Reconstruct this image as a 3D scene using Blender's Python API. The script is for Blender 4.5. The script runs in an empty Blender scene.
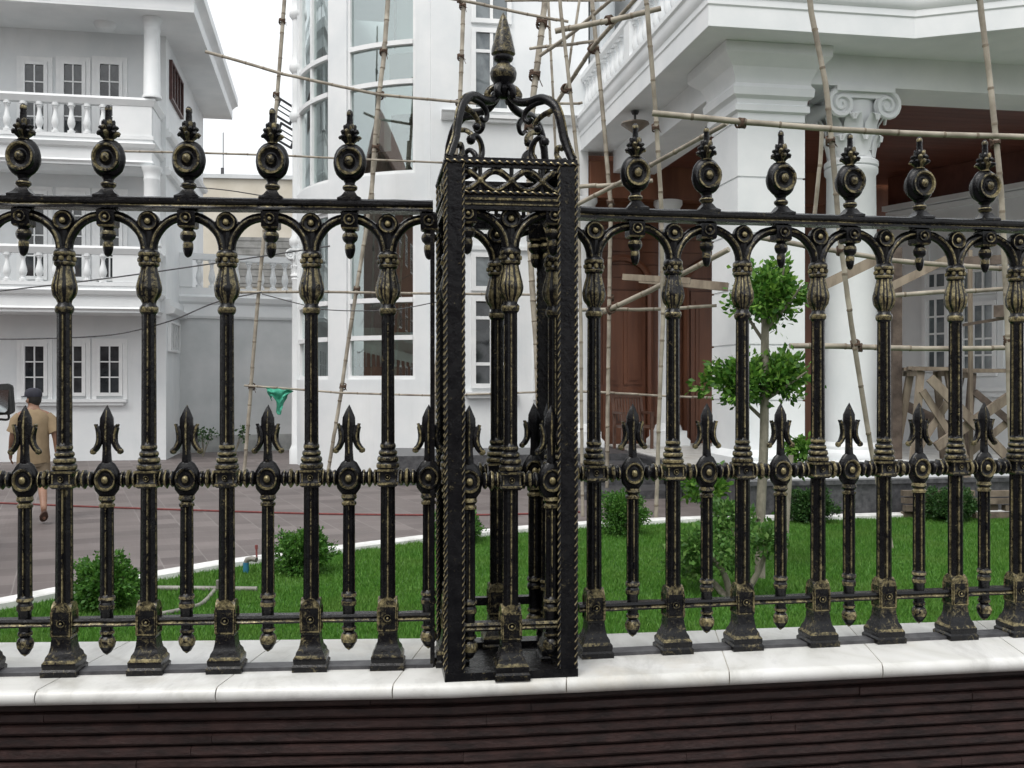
import bpy, bmesh, math, random
import numpy as np
from mathutils import Vector, Matrix, noise as mnoise
PI = math.pi
scene = bpy.context.scene
COL = scene.collection
EXPO = 0.56
EYE = 1.75; FPX = 1000.0; HOR = 382.0

def P(px, py, Y):
    """pixel of the measured photograph + distance -> world point"""
    return Vector(((px - 512) / FPX * Y, Y, EYE - (py - HOR) / FPX * Y))
def G(px, py, z=0.0):
    """pixel on the horizontal plane of height z -> world point"""
    Y = (EYE - z) * FPX / (py - HOR)
    return Vector(((px - 512) / FPX * Y, Y, z))

# ---------------------------------------------------------------- materials
def newmat(name):
    m = bpy.data.materials.new(name); m.use_nodes = True
    nt = m.node_tree; b = nt.nodes['Principled BSDF']
    return m, nt, b
def noise(nt, scale, detail=6, rough=.6, coord='Object', dist=0.0, stretch=None):
    tc = nt.nodes.new('ShaderNodeTexCoord')
    n = nt.nodes.new('ShaderNodeTexNoise')
    n.inputs['Scale'].default_value = scale; n.inputs['Detail'].default_value = detail
    n.inputs['Roughness'].default_value = rough; n.inputs['Distortion'].default_value = dist
    if stretch:
        mp = nt.nodes.new('ShaderNodeMapping'); mp.inputs['Scale'].default_value = stretch
        nt.links.new(tc.outputs[coord], mp.inputs[0]); nt.links.new(mp.outputs[0], n.inputs['Vector'])
    else:
        nt.links.new(tc.outputs[coord], n.inputs['Vector'])
    return n
def ramp(nt, src, stops):
    r = nt.nodes.new('ShaderNodeValToRGB')
    el = r.color_ramp.elements
    while len(el) < len(stops): el.new(.5)
    for e, (p, c) in zip(el, stops):
        e.position = p; e.color = (c[0], c[1], c[2], 1) if not isinstance(c, (int, float)) else (c, c, c, 1)
    nt.links.new(src, r.inputs[0]); return r
def bump(nt, b, src, strength=.3, dist=.01, chain=None):
    bp = nt.nodes.new('ShaderNodeBump'); bp.inputs['Strength'].default_value = strength
    bp.inputs['Distance'].default_value = dist
    nt.links.new(src, bp.inputs['Height'])
    if chain: nt.links.new(chain.outputs[0], bp.inputs['Normal'])
    nt.links.new(bp.outputs[0], b.inputs['Normal']); return bp
def simple(name, c1, c2, scale=4, rough=.6, bstr=.15, bdist=.005, lo=.35, hi=.65, metal=0, spec=.5, stretch=None, bscale=None):
    m, nt, b = newmat(name)
    n = noise(nt, scale, stretch=stretch)
    r = ramp(nt, n.outputs[0], [(lo, c1), (hi, c2)])
    nt.links.new(r.outputs[0], b.inputs['Base Color'])
    b.inputs['Roughness'].default_value = rough; b.inputs['Metallic'].default_value = metal
    b.inputs['Specular IOR Level'].default_value = spec
    if bstr:
        n2 = noise(nt, bscale or scale * 4, stretch=stretch); bump(nt, b, n2.outputs[0], bstr, bdist)
    return m

def iron(name, lo, hi, wear):
    """brush painted iron: black gloss with brass rubbed over it (lo..hi of the noise)"""
    m, nt, b = newmat(name)
    n = noise(nt, 62, 9, .8, dist=.8)
    n3 = noise(nt, 9, 3, .5)
    # every casting was brushed by hand: shift the pattern per object
    oi = nt.nodes.new('ShaderNodeObjectInfo'); sh = nt.nodes.new('ShaderNodeVectorMath'); sh.operation = 'MULTIPLY_ADD'
    sc = nt.nodes.new('ShaderNodeVectorMath'); sc.operation = 'SCALE'; sc.inputs[0].default_value = (31.7, 57.3, 83.1)
    nt.links.new(oi.outputs['Random'], sc.inputs['Scale'])
    sh.inputs[1].default_value = (1, 1, 1); tc0 = nt.nodes.new('ShaderNodeTexCoord')
    nt.links.new(tc0.outputs['Object'], sh.inputs[0]); nt.links.new(sc.outputs[0], sh.inputs[2])
    nt.links.new(sh.outputs[0], n.inputs['Vector']); nt.links.new(sh.outputs[0], n3.inputs['Vector'])
    mx = nt.nodes.new('ShaderNodeMath'); mx.operation = 'MULTIPLY_ADD'
    nt.links.new(n3.outputs[0], mx.inputs[0]); mx.inputs[1].default_value = wear
    nt.links.new(n.outputs[0], mx.inputs[2])
    f = ramp(nt, mx.outputs[0], [(lo, 0.0), (hi, 1.0)])
    ng = noise(nt, 130, 4)
    gold = ramp(nt, ng.outputs[0], [(.3, (.13, .108, .052)), (.7, (.42, .355, .19))])
    nb = noise(nt, 30, 5)
    blk = ramp(nt, nb.outputs[0], [(.3, (.003, .003, .004)), (.75, (.010, .010, .011))])
    mix = nt.nodes.new('ShaderNodeMix'); mix.data_type = 'RGBA'
    nt.links.new(f.outputs[0], mix.inputs['Factor'])
    nt.links.new(blk.outputs[0], mix.inputs[6]); nt.links.new(gold.outputs[0], mix.inputs[7])
    nt.links.new(mix.outputs[2], b.inputs['Base Color'])
    rr = ramp(nt, nb.outputs[0], [(.3, .16), (.7, .34)])
    nt.links.new(rr.outputs[0], b.inputs['Roughness'])
    ml = nt.nodes.new('ShaderNodeMath'); ml.operation = 'MULTIPLY'; ml.inputs[1].default_value = .25
    nt.links.new(f.outputs[0], ml.inputs[0]); nt.links.new(ml.outputs[0], b.inputs['Metallic'])
    b.inputs['Specular IOR Level'].default_value = .28
    n2 = noise(nt, 70, 5, .65)
    bump(nt, b, n2.outputs[0], .42, .004)
    return m
IRON = iron('black_iron', .77, .92, .3)
GOLD = iron('gilded_iron', .61, .80, .36)
GOLDB = iron('bright_gilded_iron', .47, .68, .3)
ROPEG = simple('gilded_rope', (.26, .21, .11), (.55, .47, .28), 60, .35, .3, .002, metal=.4)
WORN = iron('worn_gilded_iron', .74, .96, .40)
WORNS = iron('speckled_iron', .62, .84, .36)
FE = [IRON, GOLD, GOLDB, ROPEG, WORN, WORNS]

def marble():
    m, nt, b = newmat('white_marble')
    n = noise(nt, 2.2, 8, .62, dist=1.4)
    r = ramp(nt, n.outputs[0], [(.30, (.44, .435, .40)), (.46, (.60, .60, .575)), (.7, (.70, .70, .69))])
    n2 = noise(nt, 1.6, 6, .7)
    st = ramp(nt, n2.outputs[0], [(.54, 0.0), (.74, .6)])
    mix = nt.nodes.new('ShaderNodeMix'); mix.data_type = 'RGBA'
    nt.links.new(st.outputs[0], mix.inputs['Factor']); nt.links.new(r.outputs[0], mix.inputs[6])
    mix.inputs[7].default_value = (.46, .39, .28, 1)
    n5 = noise(nt, 5.5, 9, .75, dist=.5, stretch=(1, .35, 1)); dg = ramp(nt, n5.outputs[0], [(.49, 0.0), (.68, .62)])
    mix2 = nt.nodes.new('ShaderNodeMix'); mix2.data_type = 'RGBA'; nt.links.new(dg.outputs[0], mix2.inputs['Factor'])
    nt.links.new(mix.outputs[2], mix2.inputs[6]); mix2.inputs[7].default_value = (.34, .335, .32, 1)
    nt.links.new(mix2.outputs[2], b.inputs['Base Color'])
    n4 = noise(nt, 60, 5); bump(nt, b, n4.outputs[0], .12, .003)
    b.inputs['Roughness'].default_value = .38
    return m
MARBLE = marble()
SLATE = simple('maroon_slate', (.011, .0052, .0048), (.036, .0165, .0145), 14, .62, .7, .004, stretch=(1, 1, 2.2), bscale=60)
JOINT = simple('grey_joint', (.36, .34, .30), (.5, .48, .44), 30, .8)
WHITE = simple('white_paint', (.70, .725, .735), (.79, .805, .81), 1.3, .55, .06, .004, bscale=45)
def wallpaint():
    m, nt, b = newmat('white_wall_paint')
    n = noise(nt, .9, 7, .6)
    r = ramp(nt, n.outputs[0], [(.35, (.67, .70, .715)), (.65, (.77, .785, .79))])
    n2 = noise(nt, 3.0, 8, .7, stretch=(1.2, 1.2, .12))
    r2 = ramp(nt, n2.outputs[0], [(.56, 0.0), (.8, .22)])
    mix = nt.nodes.new('ShaderNodeMix'); mix.data_type = 'RGBA'
    nt.links.new(r2.outputs[0], mix.inputs['Factor']); nt.links.new(r.outputs[0], mix.inputs[6])
    mix.inputs[7].default_value = (.48, .49, .47, 1)
    nt.links.new(mix.outputs[2], b.inputs['Base Color'])
    b.inputs['Roughness'].default_value = .7
    n3 = noise(nt, 40, 5); bump(nt, b, n3.outputs[0], .08, .004)
    return m
WALL = wallpaint()
GREYW = simple('grey_render', (.49, .515, .52), (.60, .615, .62), 1.2, .85, .15, .006, bscale=30)
BEIGE = simple('beige_render', (.50, .46, .38), (.60, .56, .48), .8, .85, .1)
GRANITE = simple('dark_granite', (.035, .036, .04), (.095, .095, .10), 14, .4, .1)
WOODR = simple('red_brown_wood', (.115, .040, .019), (.215, .084, .042), 3.2, .42, .25, .006, stretch=(1, 1, .12))
WOODC = simple('ceiling_wood', (.085, .027, .017), (.145, .052, .033), 2.2, .4, .2, .006, stretch=(.2, 1.6, 1))
TIMBER = simple('weathered_timber', (.13, .10, .075), (.30, .25, .19), 6, .85, .5, .01, stretch=(1, 1, .3))
TIMBERD = simple('dark_timber', (.055, .04, .032), (.13, .10, .08), 6, .85, .5, .01)
BAMBOO = simple('bamboo', (.185, .16, .125), (.37, .335, .27), 4, .65, .3, .006)
BNODE = simple('bamboo_node', (.12, .095, .07), (.24, .20, .145), 20, .75, .3, .004)
LASH = simple('lashing', (.045, .028, .02), (.12, .075, .05), 40, .95, .8, .01)
FRAMEW = simple('white_frame', (.74, .755, .76), (.81, .82, .82), 4, .4, 0)
FRAMED = simple('dark_frame', (.03, .03, .035), (.07, .07, .075), 6, .5, 0)
RED = simple('red_cord', (.12, .03, .03), (.20, .05, .045), 30, .8)
PIPE = simple('grey_pipe', (.15, .142, .125), (.26, .25, .225), 10, .5, 0)
BLUE = simple('blue_pipe', (.02, .13, .22), (.04, .2, .3), 10, .5, 0)
CABLE = simple('cable', (.04, .04, .045), (.10, .10, .10), 20, .8, 0)
NET = simple('green_cloth', (.03, .24, .15), (.07, .38, .26), 18, .9, .5, .01)
BARK = simple('bark', (.13, .12, .09), (.28, .26, .205), 12, .9, .8, .012, stretch=(1, 1, .4))
SOIL = simple('soil', (.05, .04, .03), (.10, .08, .06), 10, .95, .5)
CORRUG = simple('shutter_grey', (.16, .16, .15), (.27, .27, .26), 3, .6, 0)

def glassmat(name, tint, refl=.12, rough=.02, dens=.75):
    """window pane: fresnel mirror over tinted see-through"""
    m = bpy.data.materials.new(name); m.use_nodes = True; nt = m.node_tree
    nt.nodes.clear()
    out = nt.nodes.new('ShaderNodeOutputMaterial')
    gl = nt.nodes.new('ShaderNodeBsdfGlossy'); gl.inputs['Roughness'].default_value = rough
    gl.inputs['Color'].default_value = (.9, .95, .95, 1)
    tr = nt.nodes.new('ShaderNodeBsdfTransparent'); tr.inputs['Color'].default_value = (*[t * dens for t in tint], 1)
    lw = nt.nodes.new('ShaderNodeLayerWeight'); fr = nt.nodes.new('ShaderNodeMath'); fr.operation = 'POWER'; fr.inputs[1].default_value = 3.5
    nt.links.new(lw.outputs['Facing'], fr.inputs[0])
    ad = nt.nodes.new('ShaderNodeMath'); ad.operation = 'ADD'; ad.inputs[1].default_value = refl
    ad.use_clamp = True
    nt.links.new(fr.outputs[0], ad.inputs[0])
    mx = nt.nodes.new('ShaderNodeMixShader')
    nt.links.new(ad.outputs[0], mx.inputs[0]); nt.links.new(tr.outputs[0], mx.inputs[1]); nt.links.new(gl.outputs[0], mx.inputs[2])
    n = noise(nt, .7, 2); bp = nt.nodes.new('ShaderNodeBump'); bp.inputs['Strength'].default_value = .06
    nt.links.new(n.outputs[0], bp.inputs['Height']); nt.links.new(bp.outputs[0], gl.inputs['Normal'])
    nt.links.new(mx.outputs[0], out.inputs[0])
    return m
GLASS = glassmat('tower_glass', (.82, .885, .87), .24, dens=.97)
def panemat(name, c1, c2, rough=.05):
    m, nt, b = newmat(name)
    n = noise(nt, 1.7, 4, .6, dist=1.0)
    r = ramp(nt, n.outputs[0], [(.35, c1), (.65, c2)])
    nt.links.new(r.outputs[0], b.inputs['Base Color'])
    b.inputs['Roughness'].default_value = rough; b.inputs['Specular IOR Level'].default_value = .75
    n2 = noise(nt, .9, 2); bump(nt, b, n2.outputs[0], .05, .02)
    return m
PANE = panemat('dark_pane', (.012, .015, .018), (.06, .065, .07))
PANEG = panemat('grey_pane', (.07, .085, .095), (.19, .215, .225))
PANED = panemat('brown_pane', (.02, .015, .013), (.05, .035, .03), .2)

def leafmat(name, a, bcol, c, trans=.25):
    m, nt, b = newmat(name)
    g = nt.nodes.new('ShaderNodeNewGeometry')
    r = ramp(nt, g.outputs['Random Per Island'], [(0, a), (.55, bcol), (1, c)])
    nt.links.new(r.outputs[0], b.inputs['Base Color'])
    b.inputs['Roughness'].default_value = .5; b.inputs['Specular IOR Level'].default_value = .3
    tl = nt.nodes.new('ShaderNodeBsdfTranslucent'); nt.links.new(r.outputs[0], tl.inputs[0])
    mx = nt.nodes.new('ShaderNodeMixShader'); mx.inputs[0].default_value = trans
    out = nt.nodes['Material Output']
    nt.links.new(b.outputs[0], mx.inputs[1]); nt.links.new(tl.outputs[0], mx.inputs[2]); nt.links.new(mx.outputs[0], out.inputs[0])
    return m
LEAFTOP = leafmat('topiary_leaf', (.03, .10, .014), (.085, .21, .028), (.20, .36, .06), .35)
LEAFBUSH = leafmat('bush_leaf', (.03, .10, .014), (.055, .155, .022), (.11, .24, .04))
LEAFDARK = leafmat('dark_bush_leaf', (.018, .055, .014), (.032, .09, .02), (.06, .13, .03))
LEAFSHRUB = leafmat('shrub_leaf', (.045, .12, .025), (.08, .19, .035), (.16, .28, .07), .3)
GRASSM = leafmat('grass_blade', (.05, .15, .018), (.08, .22, .028), (.13, .28, .045), .3)
def patchy(m, col, scale, lo, hi, f):
    """uneven growth: yellower patches"""
    nt = m.node_tree; b = nt.nodes['Principled BSDF']; src = b.inputs['Base Color'].links[0].from_socket
    n = noise(nt, scale, 5, .6); r = ramp(nt, n.outputs[0], [(lo, 0.0), (hi, f)])
    mx = nt.nodes.new('ShaderNodeMix'); mx.data_type = 'RGBA'; nt.links.new(r.outputs[0], mx.inputs['Factor']); nt.links.new(src, mx.inputs[6]); mx.inputs[7].default_value = (*col, 1)
    nt.links.new(mx.outputs[2], b.inputs['Base Color'])
    for nd in nt.nodes:
        if nd.type == 'BSDF_TRANSLUCENT': nt.links.new(mx.outputs[2], nd.inputs[0])
patchy(GRASSM, (.15, .24, .05), 1.3, .46, .72, .4)
TURF = simple('turf', (.03, .085, .012), (.05, .13, .018), 6, .95, .4, .02)

def paving():
    m, nt, b = newmat('paving_tiles')
    tc = nt.nodes.new('ShaderNodeTexCoord'); mp = nt.nodes.new('ShaderNodeMapping')
    mp.inputs['Rotation'].default_value = (0, 0, math.radians(-24)); mp.inputs['Scale'].default_value = (1, 1, 1)
    nt.links.new(tc.outputs['Object'], mp.inputs[0])
    br = nt.nodes.new('ShaderNodeTexBrick'); nt.links.new(mp.outputs[0], br.inputs['Vector'])
    br.offset = 0.0; br.inputs['Scale'].default_value = 1.0
    br.inputs['Brick Width'].default_value = .42; br.inputs['Row Height'].default_value = .42
    br.inputs['Mortar Size'].default_value = .006; br.inputs['Bias'].default_value = 0
    br.inputs['Color1'].default_value = (.128, .107, .103, 1); br.inputs['Color2'].default_value = (.172, .147, .141, 1)
    br.inputs['Mortar'].default_value = (.215, .195, .185, 1)
    n = noise(nt, .8, 7, .65); r = ramp(nt, n.outputs[0], [(.3, .72), (.7, 1.12)])
    # narrow grooves moulded in every other tile
    w = nt.nodes.new('ShaderNodeTexWave'); w.inputs['Scale'].default_value = 7.5; nt.links.new(mp.outputs[0], w.inputs['Vector'])
    ck = nt.nodes.new('ShaderNodeTexChecker'); ck.inputs['Scale'].default_value = 1 / .42; nt.links.new(mp.outputs[0], ck.inputs['Vector'])
    ck.inputs['Color1'].default_value = (1, 1, 1, 1); ck.inputs['Color2'].default_value = (.86, .85, .85, 1)
    mu = nt.nodes.new('ShaderNodeMix'); mu.data_type = 'RGBA'; mu.blend_type = 'MULTIPLY'; mu.inputs['Factor'].default_value = 1
    nt.links.new(br.outputs[0], mu.inputs[6]); nt.links.new(r.outputs[0], mu.inputs[7])
    mu2 = nt.nodes.new('ShaderNodeMix'); mu2.data_type = 'RGBA'; mu2.blend_type = 'MULTIPLY'; mu2.inputs['Factor'].default_value = 1
    nt.links.new(mu.outputs[2], mu2.inputs[6]); nt.links.new(ck.outputs[0], mu2.inputs[7])
    nt.links.new(mu2.outputs[2], b.inputs['Base Color']); b.inputs['Roughness'].default_value = .6
    bump(nt, b, w.outputs[0], .15, .004)
    return m
PAVE = paving()

# ---------------------------------------------------------------- mesh builder
class MB:
    def __init__(s): s.v = []; s.f = []; s.m = []; s.M = Matrix.Identity(4)
    def add(s, vs, fs, mi=0):
        o = len(s.v); M = s.M
        s.v += [tuple(M @ Vector(v)) for v in vs]
        for k, f in enumerate(fs):
            s.f.append([i + o for i in f]); s.m.append(mi[k] if isinstance(mi, list) else mi)
        return s
    def box(s, a, b, mi=0):
        x0, y0, z0 = a; x1, y1, z1 = b
        return s.add([(x0, y0, z0), (x1, y0, z0), (x1, y1, z0), (x0, y1, z0), (x0, y0, z1), (x1, y0, z1), (x1, y1, z1), (x0, y1, z1)],
                     [(0, 3, 2, 1), (4, 5, 6, 7), (0, 1, 5, 4), (1, 2, 6, 5), (2, 3, 7, 6), (3, 0, 4, 7)], mi)
    def loft(s, rings, mi=0, closed=True, caps=True, pm=None, rm=None):
        n = len(rings[0]); vs = [p for r in rings for p in r]; fs = []; ms = []
        for i in range(len(rings) - 1):
            for j in range(n if closed else n - 1):
                k = (j + 1) % n
                fs.append((i * n + j, i * n + k, (i + 1) * n + k, (i + 1) * n + j))
                ms.append(pm[j] if pm else (rm[i] if rm else mi))
        if caps and closed:
            fs.append(tuple(range(n - 1, -1, -1))); ms.append(mi)
            fs.append(tuple((len(rings) - 1) * n + j for j in range(n))); ms.append(mi)
        return s.add(vs, fs, ms)
    def lathe(s, prof, n=16, mi=0, c=(0, 0, 0), sx=1, sy=1, ph=0, rm=None, flute=0, fa=0.0):
        rings = []
        for r, z in prof:
            r = max(r, .0004)
            ring = []
            for j in range(n):
                a = ph + 2 * PI * j / n
                rr = r * (1 + fa * math.cos(flute * a)) if flute else r
                ring.append((c[0] + rr * sx * math.cos(a), c[1] + rr * sy * math.sin(a), c[2] + z))
            rings.append(ring)
        return s.loft(rings, mi, rm=rm)
    def square(s, prof, mi=0, c=(0, 0, 0), rm=None):
        return s.lathe([(r * math.sqrt(2), z) for r, z in prof], 4, mi, c, ph=PI / 4, rm=rm)
    def tube(s, pts, rad, n=8, mi=0, flat=1.0, rm=None, up=None):
        pts = [Vector(p) for p in pts]
        if not isinstance(rad, (list, tuple)): rad = [rad] * len(pts)
        rings = []; prev = None
        for i, p in enumerate(pts):
            t = (pts[min(i + 1, len(pts) - 1)] - pts[max(i - 1, 0)])
            if t.length < 1e-9: t = Vector((0, 0, 1))
            t.normalize()
            if up is not None: a = Vector(up)
            elif prev is None: a = Vector((0, 0, 1)) if abs(t.z) < .9 else Vector((0, 1, 0))
            else: a = prev
            b = t.cross(a)
            if b.length < 1e-6: b = t.cross(Vector((1, 0, 0)))
            b.normalize(); a = b.cross(t).normalized(); prev = a
            rings.append([p + (a * math.cos(2 * PI * j / n) * flat + b * math.sin(2 * PI * j / n)) * rad[i] for j in range(n)])
        return s.loft(rings, mi, rm=rm)
    def beam(s, p0, p1, w, h, mi=0, up=(0, 0, 1)):
        p0 = Vector(p0); p1 = Vector(p1); t = (p1 - p0).normalized(); a = Vector(up)
        if abs(t.dot(a)) > .95: a = Vector((0, 1, 0))
        b = t.cross(a).normalized(); a = b.cross(t).normalized()
        r = lambda p: [p + b * (w / 2) * i + a * (h / 2) * j for i, j in ((-1, -1), (1, -1), (1, 1), (-1, 1))]
        return s.loft([r(p0), r(p1)], mi)
    def prism(s, poly, z0, z1, mi=0, side=None):
        n = len(poly)
        vs = [(x, y, z0) for x, y in poly] + [(x, y, z1) for x, y in poly]
        fs = [tuple(range(n - 1, -1, -1)), tuple(range(n, 2 * n))] + [(i, (i + 1) % n, n + (i + 1) % n, n + i) for i in range(n)]
        sd = mi if side is None else side
        return s.add(vs, fs, [mi, mi] + [sd] * n)
    def rope(s, p0, p1, r=.0055, pitch=.040, m0=0, m1=3):
        p0 = Vector(p0); p1 = Vector(p1); L = (p1 - p0).length; t = (p1 - p0) / L
        a = Vector((0, 0, 1)) if abs(t.z) < .9 else Vector((0, 1, 0)); b = t.cross(a).normalized(); a = b.cross(t)
        k = max(4, int(L / pitch * 8)); rings = []
        for i in range(k + 1):
            d = L * i / k; tw = 2 * PI * d / pitch; ring = []
            for j in range(8):
                th = 2 * PI * j / 8; rr = r * (.80 + .22 * math.cos(2 * th))
                ring.append(p0 + t * d + (a * math.cos(th + tw) + b * math.sin(th + tw)) * rr)
            rings.append(ring)
        return s.loft(rings, 0, pm=[m1, m0, m0, m0, m1, m0, m0, m0])
    def build(s, name, mats, parent=None, smooth=35, loc=None, jit=.0009):
        if mats is FE and jit:             # hand cast: nothing is quite true
            s.v = [tuple(Vector(q) + mnoise.noise_vector(Vector(q) * 55) * jit + mnoise.noise_vector(Vector(q) * 17) * jit) for q in s.v]
        me = bpy.data.meshes.new(name); me.from_pydata(s.v, [], s.f)
        if not isinstance(mats, (list, tuple)): mats = [mats]
        for m in mats: me.materials.append(m)
        me.polygons.foreach_set('material_index', s.m)
        bm = bmesh.new(); bm.from_mesh(me); bmesh.ops.recalc_face_normals(bm, faces=bm.faces); bm.to_mesh(me); bm.free()
        if smooth:
            me.polygons.foreach_set('use_smooth', [True] * len(me.polygons)); me.set_sharp_from_angle(angle=math.radians(smooth))
        me.update()
        o = bpy.data.objects.new(name, me); COL.objects.link(o)
        if parent: o.parent = parent
        if loc is not None: o.location = loc
        return o

def np_obj(name, V, F, mat, parent=None):
    me = bpy.data.meshes.new(name); k = F.shape[1]
    me.vertices.add(len(V)); me.vertices.foreach_set('co', V.astype(np.float32).ravel())
    me.loops.add(F.size); me.loops.foreach_set('vertex_index', F.astype(np.int32).ravel())
    me.polygons.add(len(F)); me.polygons.foreach_set('loop_start', np.arange(0, F.size, k, dtype=np.int32))
    me.update(calc_edges=True); me.validate(); me.materials.append(mat)
    o = bpy.data.objects.new(name, me); COL.objects.link(o)
    if parent: o.parent = parent
    return o
def empty(name, label, cat, loc=(0, 0, 0), rz=0, group=None):
    o = bpy.data.objects.new(name, None); COL.objects.link(o); o.location = loc; o.rotation_euler = (0, 0, rz)
    o.empty_display_size = .1
    return tag(o, label, cat, group)
def tag(o, label, cat, group=None):
    o['label'] = label; o['category'] = cat
    if group: o['group'] = group
    return o
def struct(o, kind='structure'): o['kind'] = kind; return o
def dup(o, parent, loc=None, rz=None):
    c = o.copy(); COL.objects.link(c); c.parent = parent
    if loc is not None: c.location = loc
    if rz is not None: c.rotation_euler = (0, 0, rz)
    return c
def dup_tree(o, parent, loc=None, rz=None):
    kids = list(o.children); c = dup(o, parent, loc, rz)
    for k in kids: dup_tree(k, c)
    return c
def sm(prof, n=3):
    """smooth a lathe profile"""
    return [(max(p.x, .0004), p.y) for p in bez([(r, z, 0) for r, z in prof], n)]
def bez(pts, n=6):
    """Catmull-Rom through the points"""
    p = [Vector(q) for q in pts]; p = [p[0] * 2 - p[1]] + p + [p[-1] * 2 - p[-2]]; out = []
    for i in range(1, len(p) - 2):
        for k in range(n):
            t = k / n
            out.append(.5 * ((2 * p[i]) + (p[i + 1] - p[i - 1]) * t + (2 * p[i - 1] - 5 * p[i] + 4 * p[i + 1] - p[i + 2]) * t * t + (3 * p[i] - p[i - 1] - 3 * p[i + 1] + p[i + 2]) * t ** 3))
    out.append(p[-2]); return out
# ================================================================ boundary wall and fence
WZ = .95                                   # top of the coping
LA = Vector((-1.401, 2.737)); LB = Vector((-.203, 2.826))
RA = Vector((.214, 2.93)); RB = Vector((1.615, 3.18))
ld = (LB - LA).normalized(); rd = (RB - RA).normalized()
RX = Matrix.Rotation(PI / 2, 4, 'X')       # lathe axis z -> -y (faces the camera)

def rosette(mb, c, R, sz=1.0, d=.012, both=True, core=2):
    """ring, sunk dish and boss on an upright plate, on both faces"""
    for sgn in ((-1, 1) if both else (-1,)):
        mb.M = Matrix.Translation(c) @ (RX if sgn < 0 else Matrix.Rotation(-PI / 2, 4, 'X'))
        mb.lathe([(R, 0), (R, d * .7), (R * .93, d), (R * .80, d), (R * .72, d * .45), (R * .45, d * .25), (R * .36, d * .5),
                  (R * .30, d * 1.0), (R * .16, d * 1.4), (0, d * 1.5)], 20, 0, sy=sz, rm=[0, 0, 1, 1, 0, 0, 0, core, core, core])
        mb.M = Matrix.Identity(4)

def star(a, z):
    one = [(-a, -a * .5), (-a * .55, -a), (-a * .30, -a * .80), (-a * .12, -a * .80), (-a * .075, -a * 1.02), (a * .075, -a * 1.02), (a * .12, -a * .80), (a * .30, -a * .80), (a * .55, -a)]
    out = []
    for k in range(4):
        c, s_ = math.cos(k * PI / 2), math.sin(k * PI / 2)
        out += [(x * c - y * s_, x * s_ + y * c, z) for x, y in one]
    return out
STARM = [0, 0, 0, 1, 1, 1, 0, 0, 0] * 4

def make_post(parent):
    """full height baluster with foot, block, collar and capital"""
    mb = MB()
    mb.loft([star(.0205, .185), star(.0195, .515)], 0, pm=STARM)
    mb.loft([star(.0185, .60), star(.0172, 1.0)], 0, pm=STARM)
    post = mb.build('post', FE, parent, 40)
    mb = MB()                              # foot
    mb.square([(.047, .0), (.048, .015), (.043, .020), (.0445, .028), (.0445, .036), (.039, .044), (.0375, .052), (.031, .062), (.0275, .078), (.0255, .098)], 0, rm=[4, 4, 0, 0, 1, 4, 4, 4, 4])
    mb.square([(.0245, .098), (.0262, .104), (.0262, .172)], 4)
    for k in range(4):                     # arched top of the block
        mb.M = Matrix.Rotation(k * PI / 2, 4, 'Z')
        n = 8; f = [(-.0262, -.0268, .172)] + [(-.0262 * math.cos(PI * i / n), -.0268, .172 + .026 * math.sin(PI * i / n)) for i in range(1, n)] + [(.0262, -.0268, .172)]
        b = [(x, -.012, z) for x, y, z in f]
        mb.loft([f, b], 1)
        # gilded outline of the block
        mb.box((-.0248, -.0290, .106), (-.0218, -.026, .172), 1); mb.box((.0218, -.0290, .106), (.0248, -.026, .172), 1); mb.box((-.0215, -.0290, .106), (.0215, -.026, .1095), 1)
    mb.M = Matrix.Identity(4)
    rosette(mb, (0, -.0262, .142), .0115, 1, .006, False); 
    mb.build('foot', FE, post, 40)
    mb = MB()                              # collar at mid height: square block + beehive
    mb.square([(.024, .508), (.0295, .513), (.0295, .520), (.0268, .524), (.0268, .546), (.0295, .550), (.0295, .556), (.024, .560)], 0, rm=[0, 1, 0, 0, 0, 1, 0])
    pf = sm([(.027, .556), (.0320, .561), (.0320, .571), (.0265, .576), (.0300, .581), (.0290, .590), (.0235, .594), (.0262, .599), (.0250, .606), (.0195, .611), (.0220, .617), (.0210, .625), (.0165, .633)], 2)
    mb.lathe(pf, 20, 0, rm=[(1 if i % 6 in (2, 3) else 0) for i in range(len(pf))])
    rosette(mb, (0, -.0268, .535), .0085, 1, .006, False)
    mb.box((-.0245, -.0298, .523), (-.0215, -.026, .547), 1); mb.box((.0215, -.0298, .523), (.0245, -.026, .547), 1)
    mb.build('collar', FE, post, 40)
    mb = MB()                              # capital: fluted vase and two rings
    mb.lathe([(.018, .985), (.0235, .992), (.0255, .999), (.0245, 1.007), (.019, 1.014), (.0185, 1.020)], 20, 0, rm=[0, 1, 1, 0, 0])
    pf = sm([(.0185, 1.018), (.0215, 1.026), (.029, 1.036), (.0325, 1.049), (.0340, 1.061), (.0312, 1.076), (.0270, 1.092), (.0228, 1.108), (.0215, 1.120)], 3)
    rr = [[(r * (1 + .06 * math.cos(8 * 2 * PI * j / 40)) * math.cos(2 * PI * j / 40), r * (1 + .06 * math.cos(8 * 2 * PI * j / 40)) * math.sin(2 * PI * j / 40), z) for j in range(40)] for r, z in pf]
    mb.loft(rr, 0, pm=[1 if j % 5 in (0, 4) else (1 if (j * 7) % 3 == 0 else 0) for j in range(40)])
    mb.lathe(sm([(.021, 1.116), (.027, 1.121), (.028, 1.129), (.0245, 1.134), (.0245, 1.142), (.0285, 1.147), (.0285, 1.156), (.023, 1.164), (.015, 1.172)], 2), 20, 0, rm=[0, 0, 1, 1, 0, 0, 0, 0, 0, 0, 1, 1, 0, 0, 0, 0])
    for k in range(8):
        a = k * PI / 4
        mb.lathe([(0, -.008), (.006, -.005), (.007, 0), (.006, .005), (0, .008)], 6, 1 if k % 3 else 2, (.0255 * math.cos(a), .0255 * math.sin(a), 1.138))
    mb.build('capital', FE, post, 40)
    return post

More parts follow.
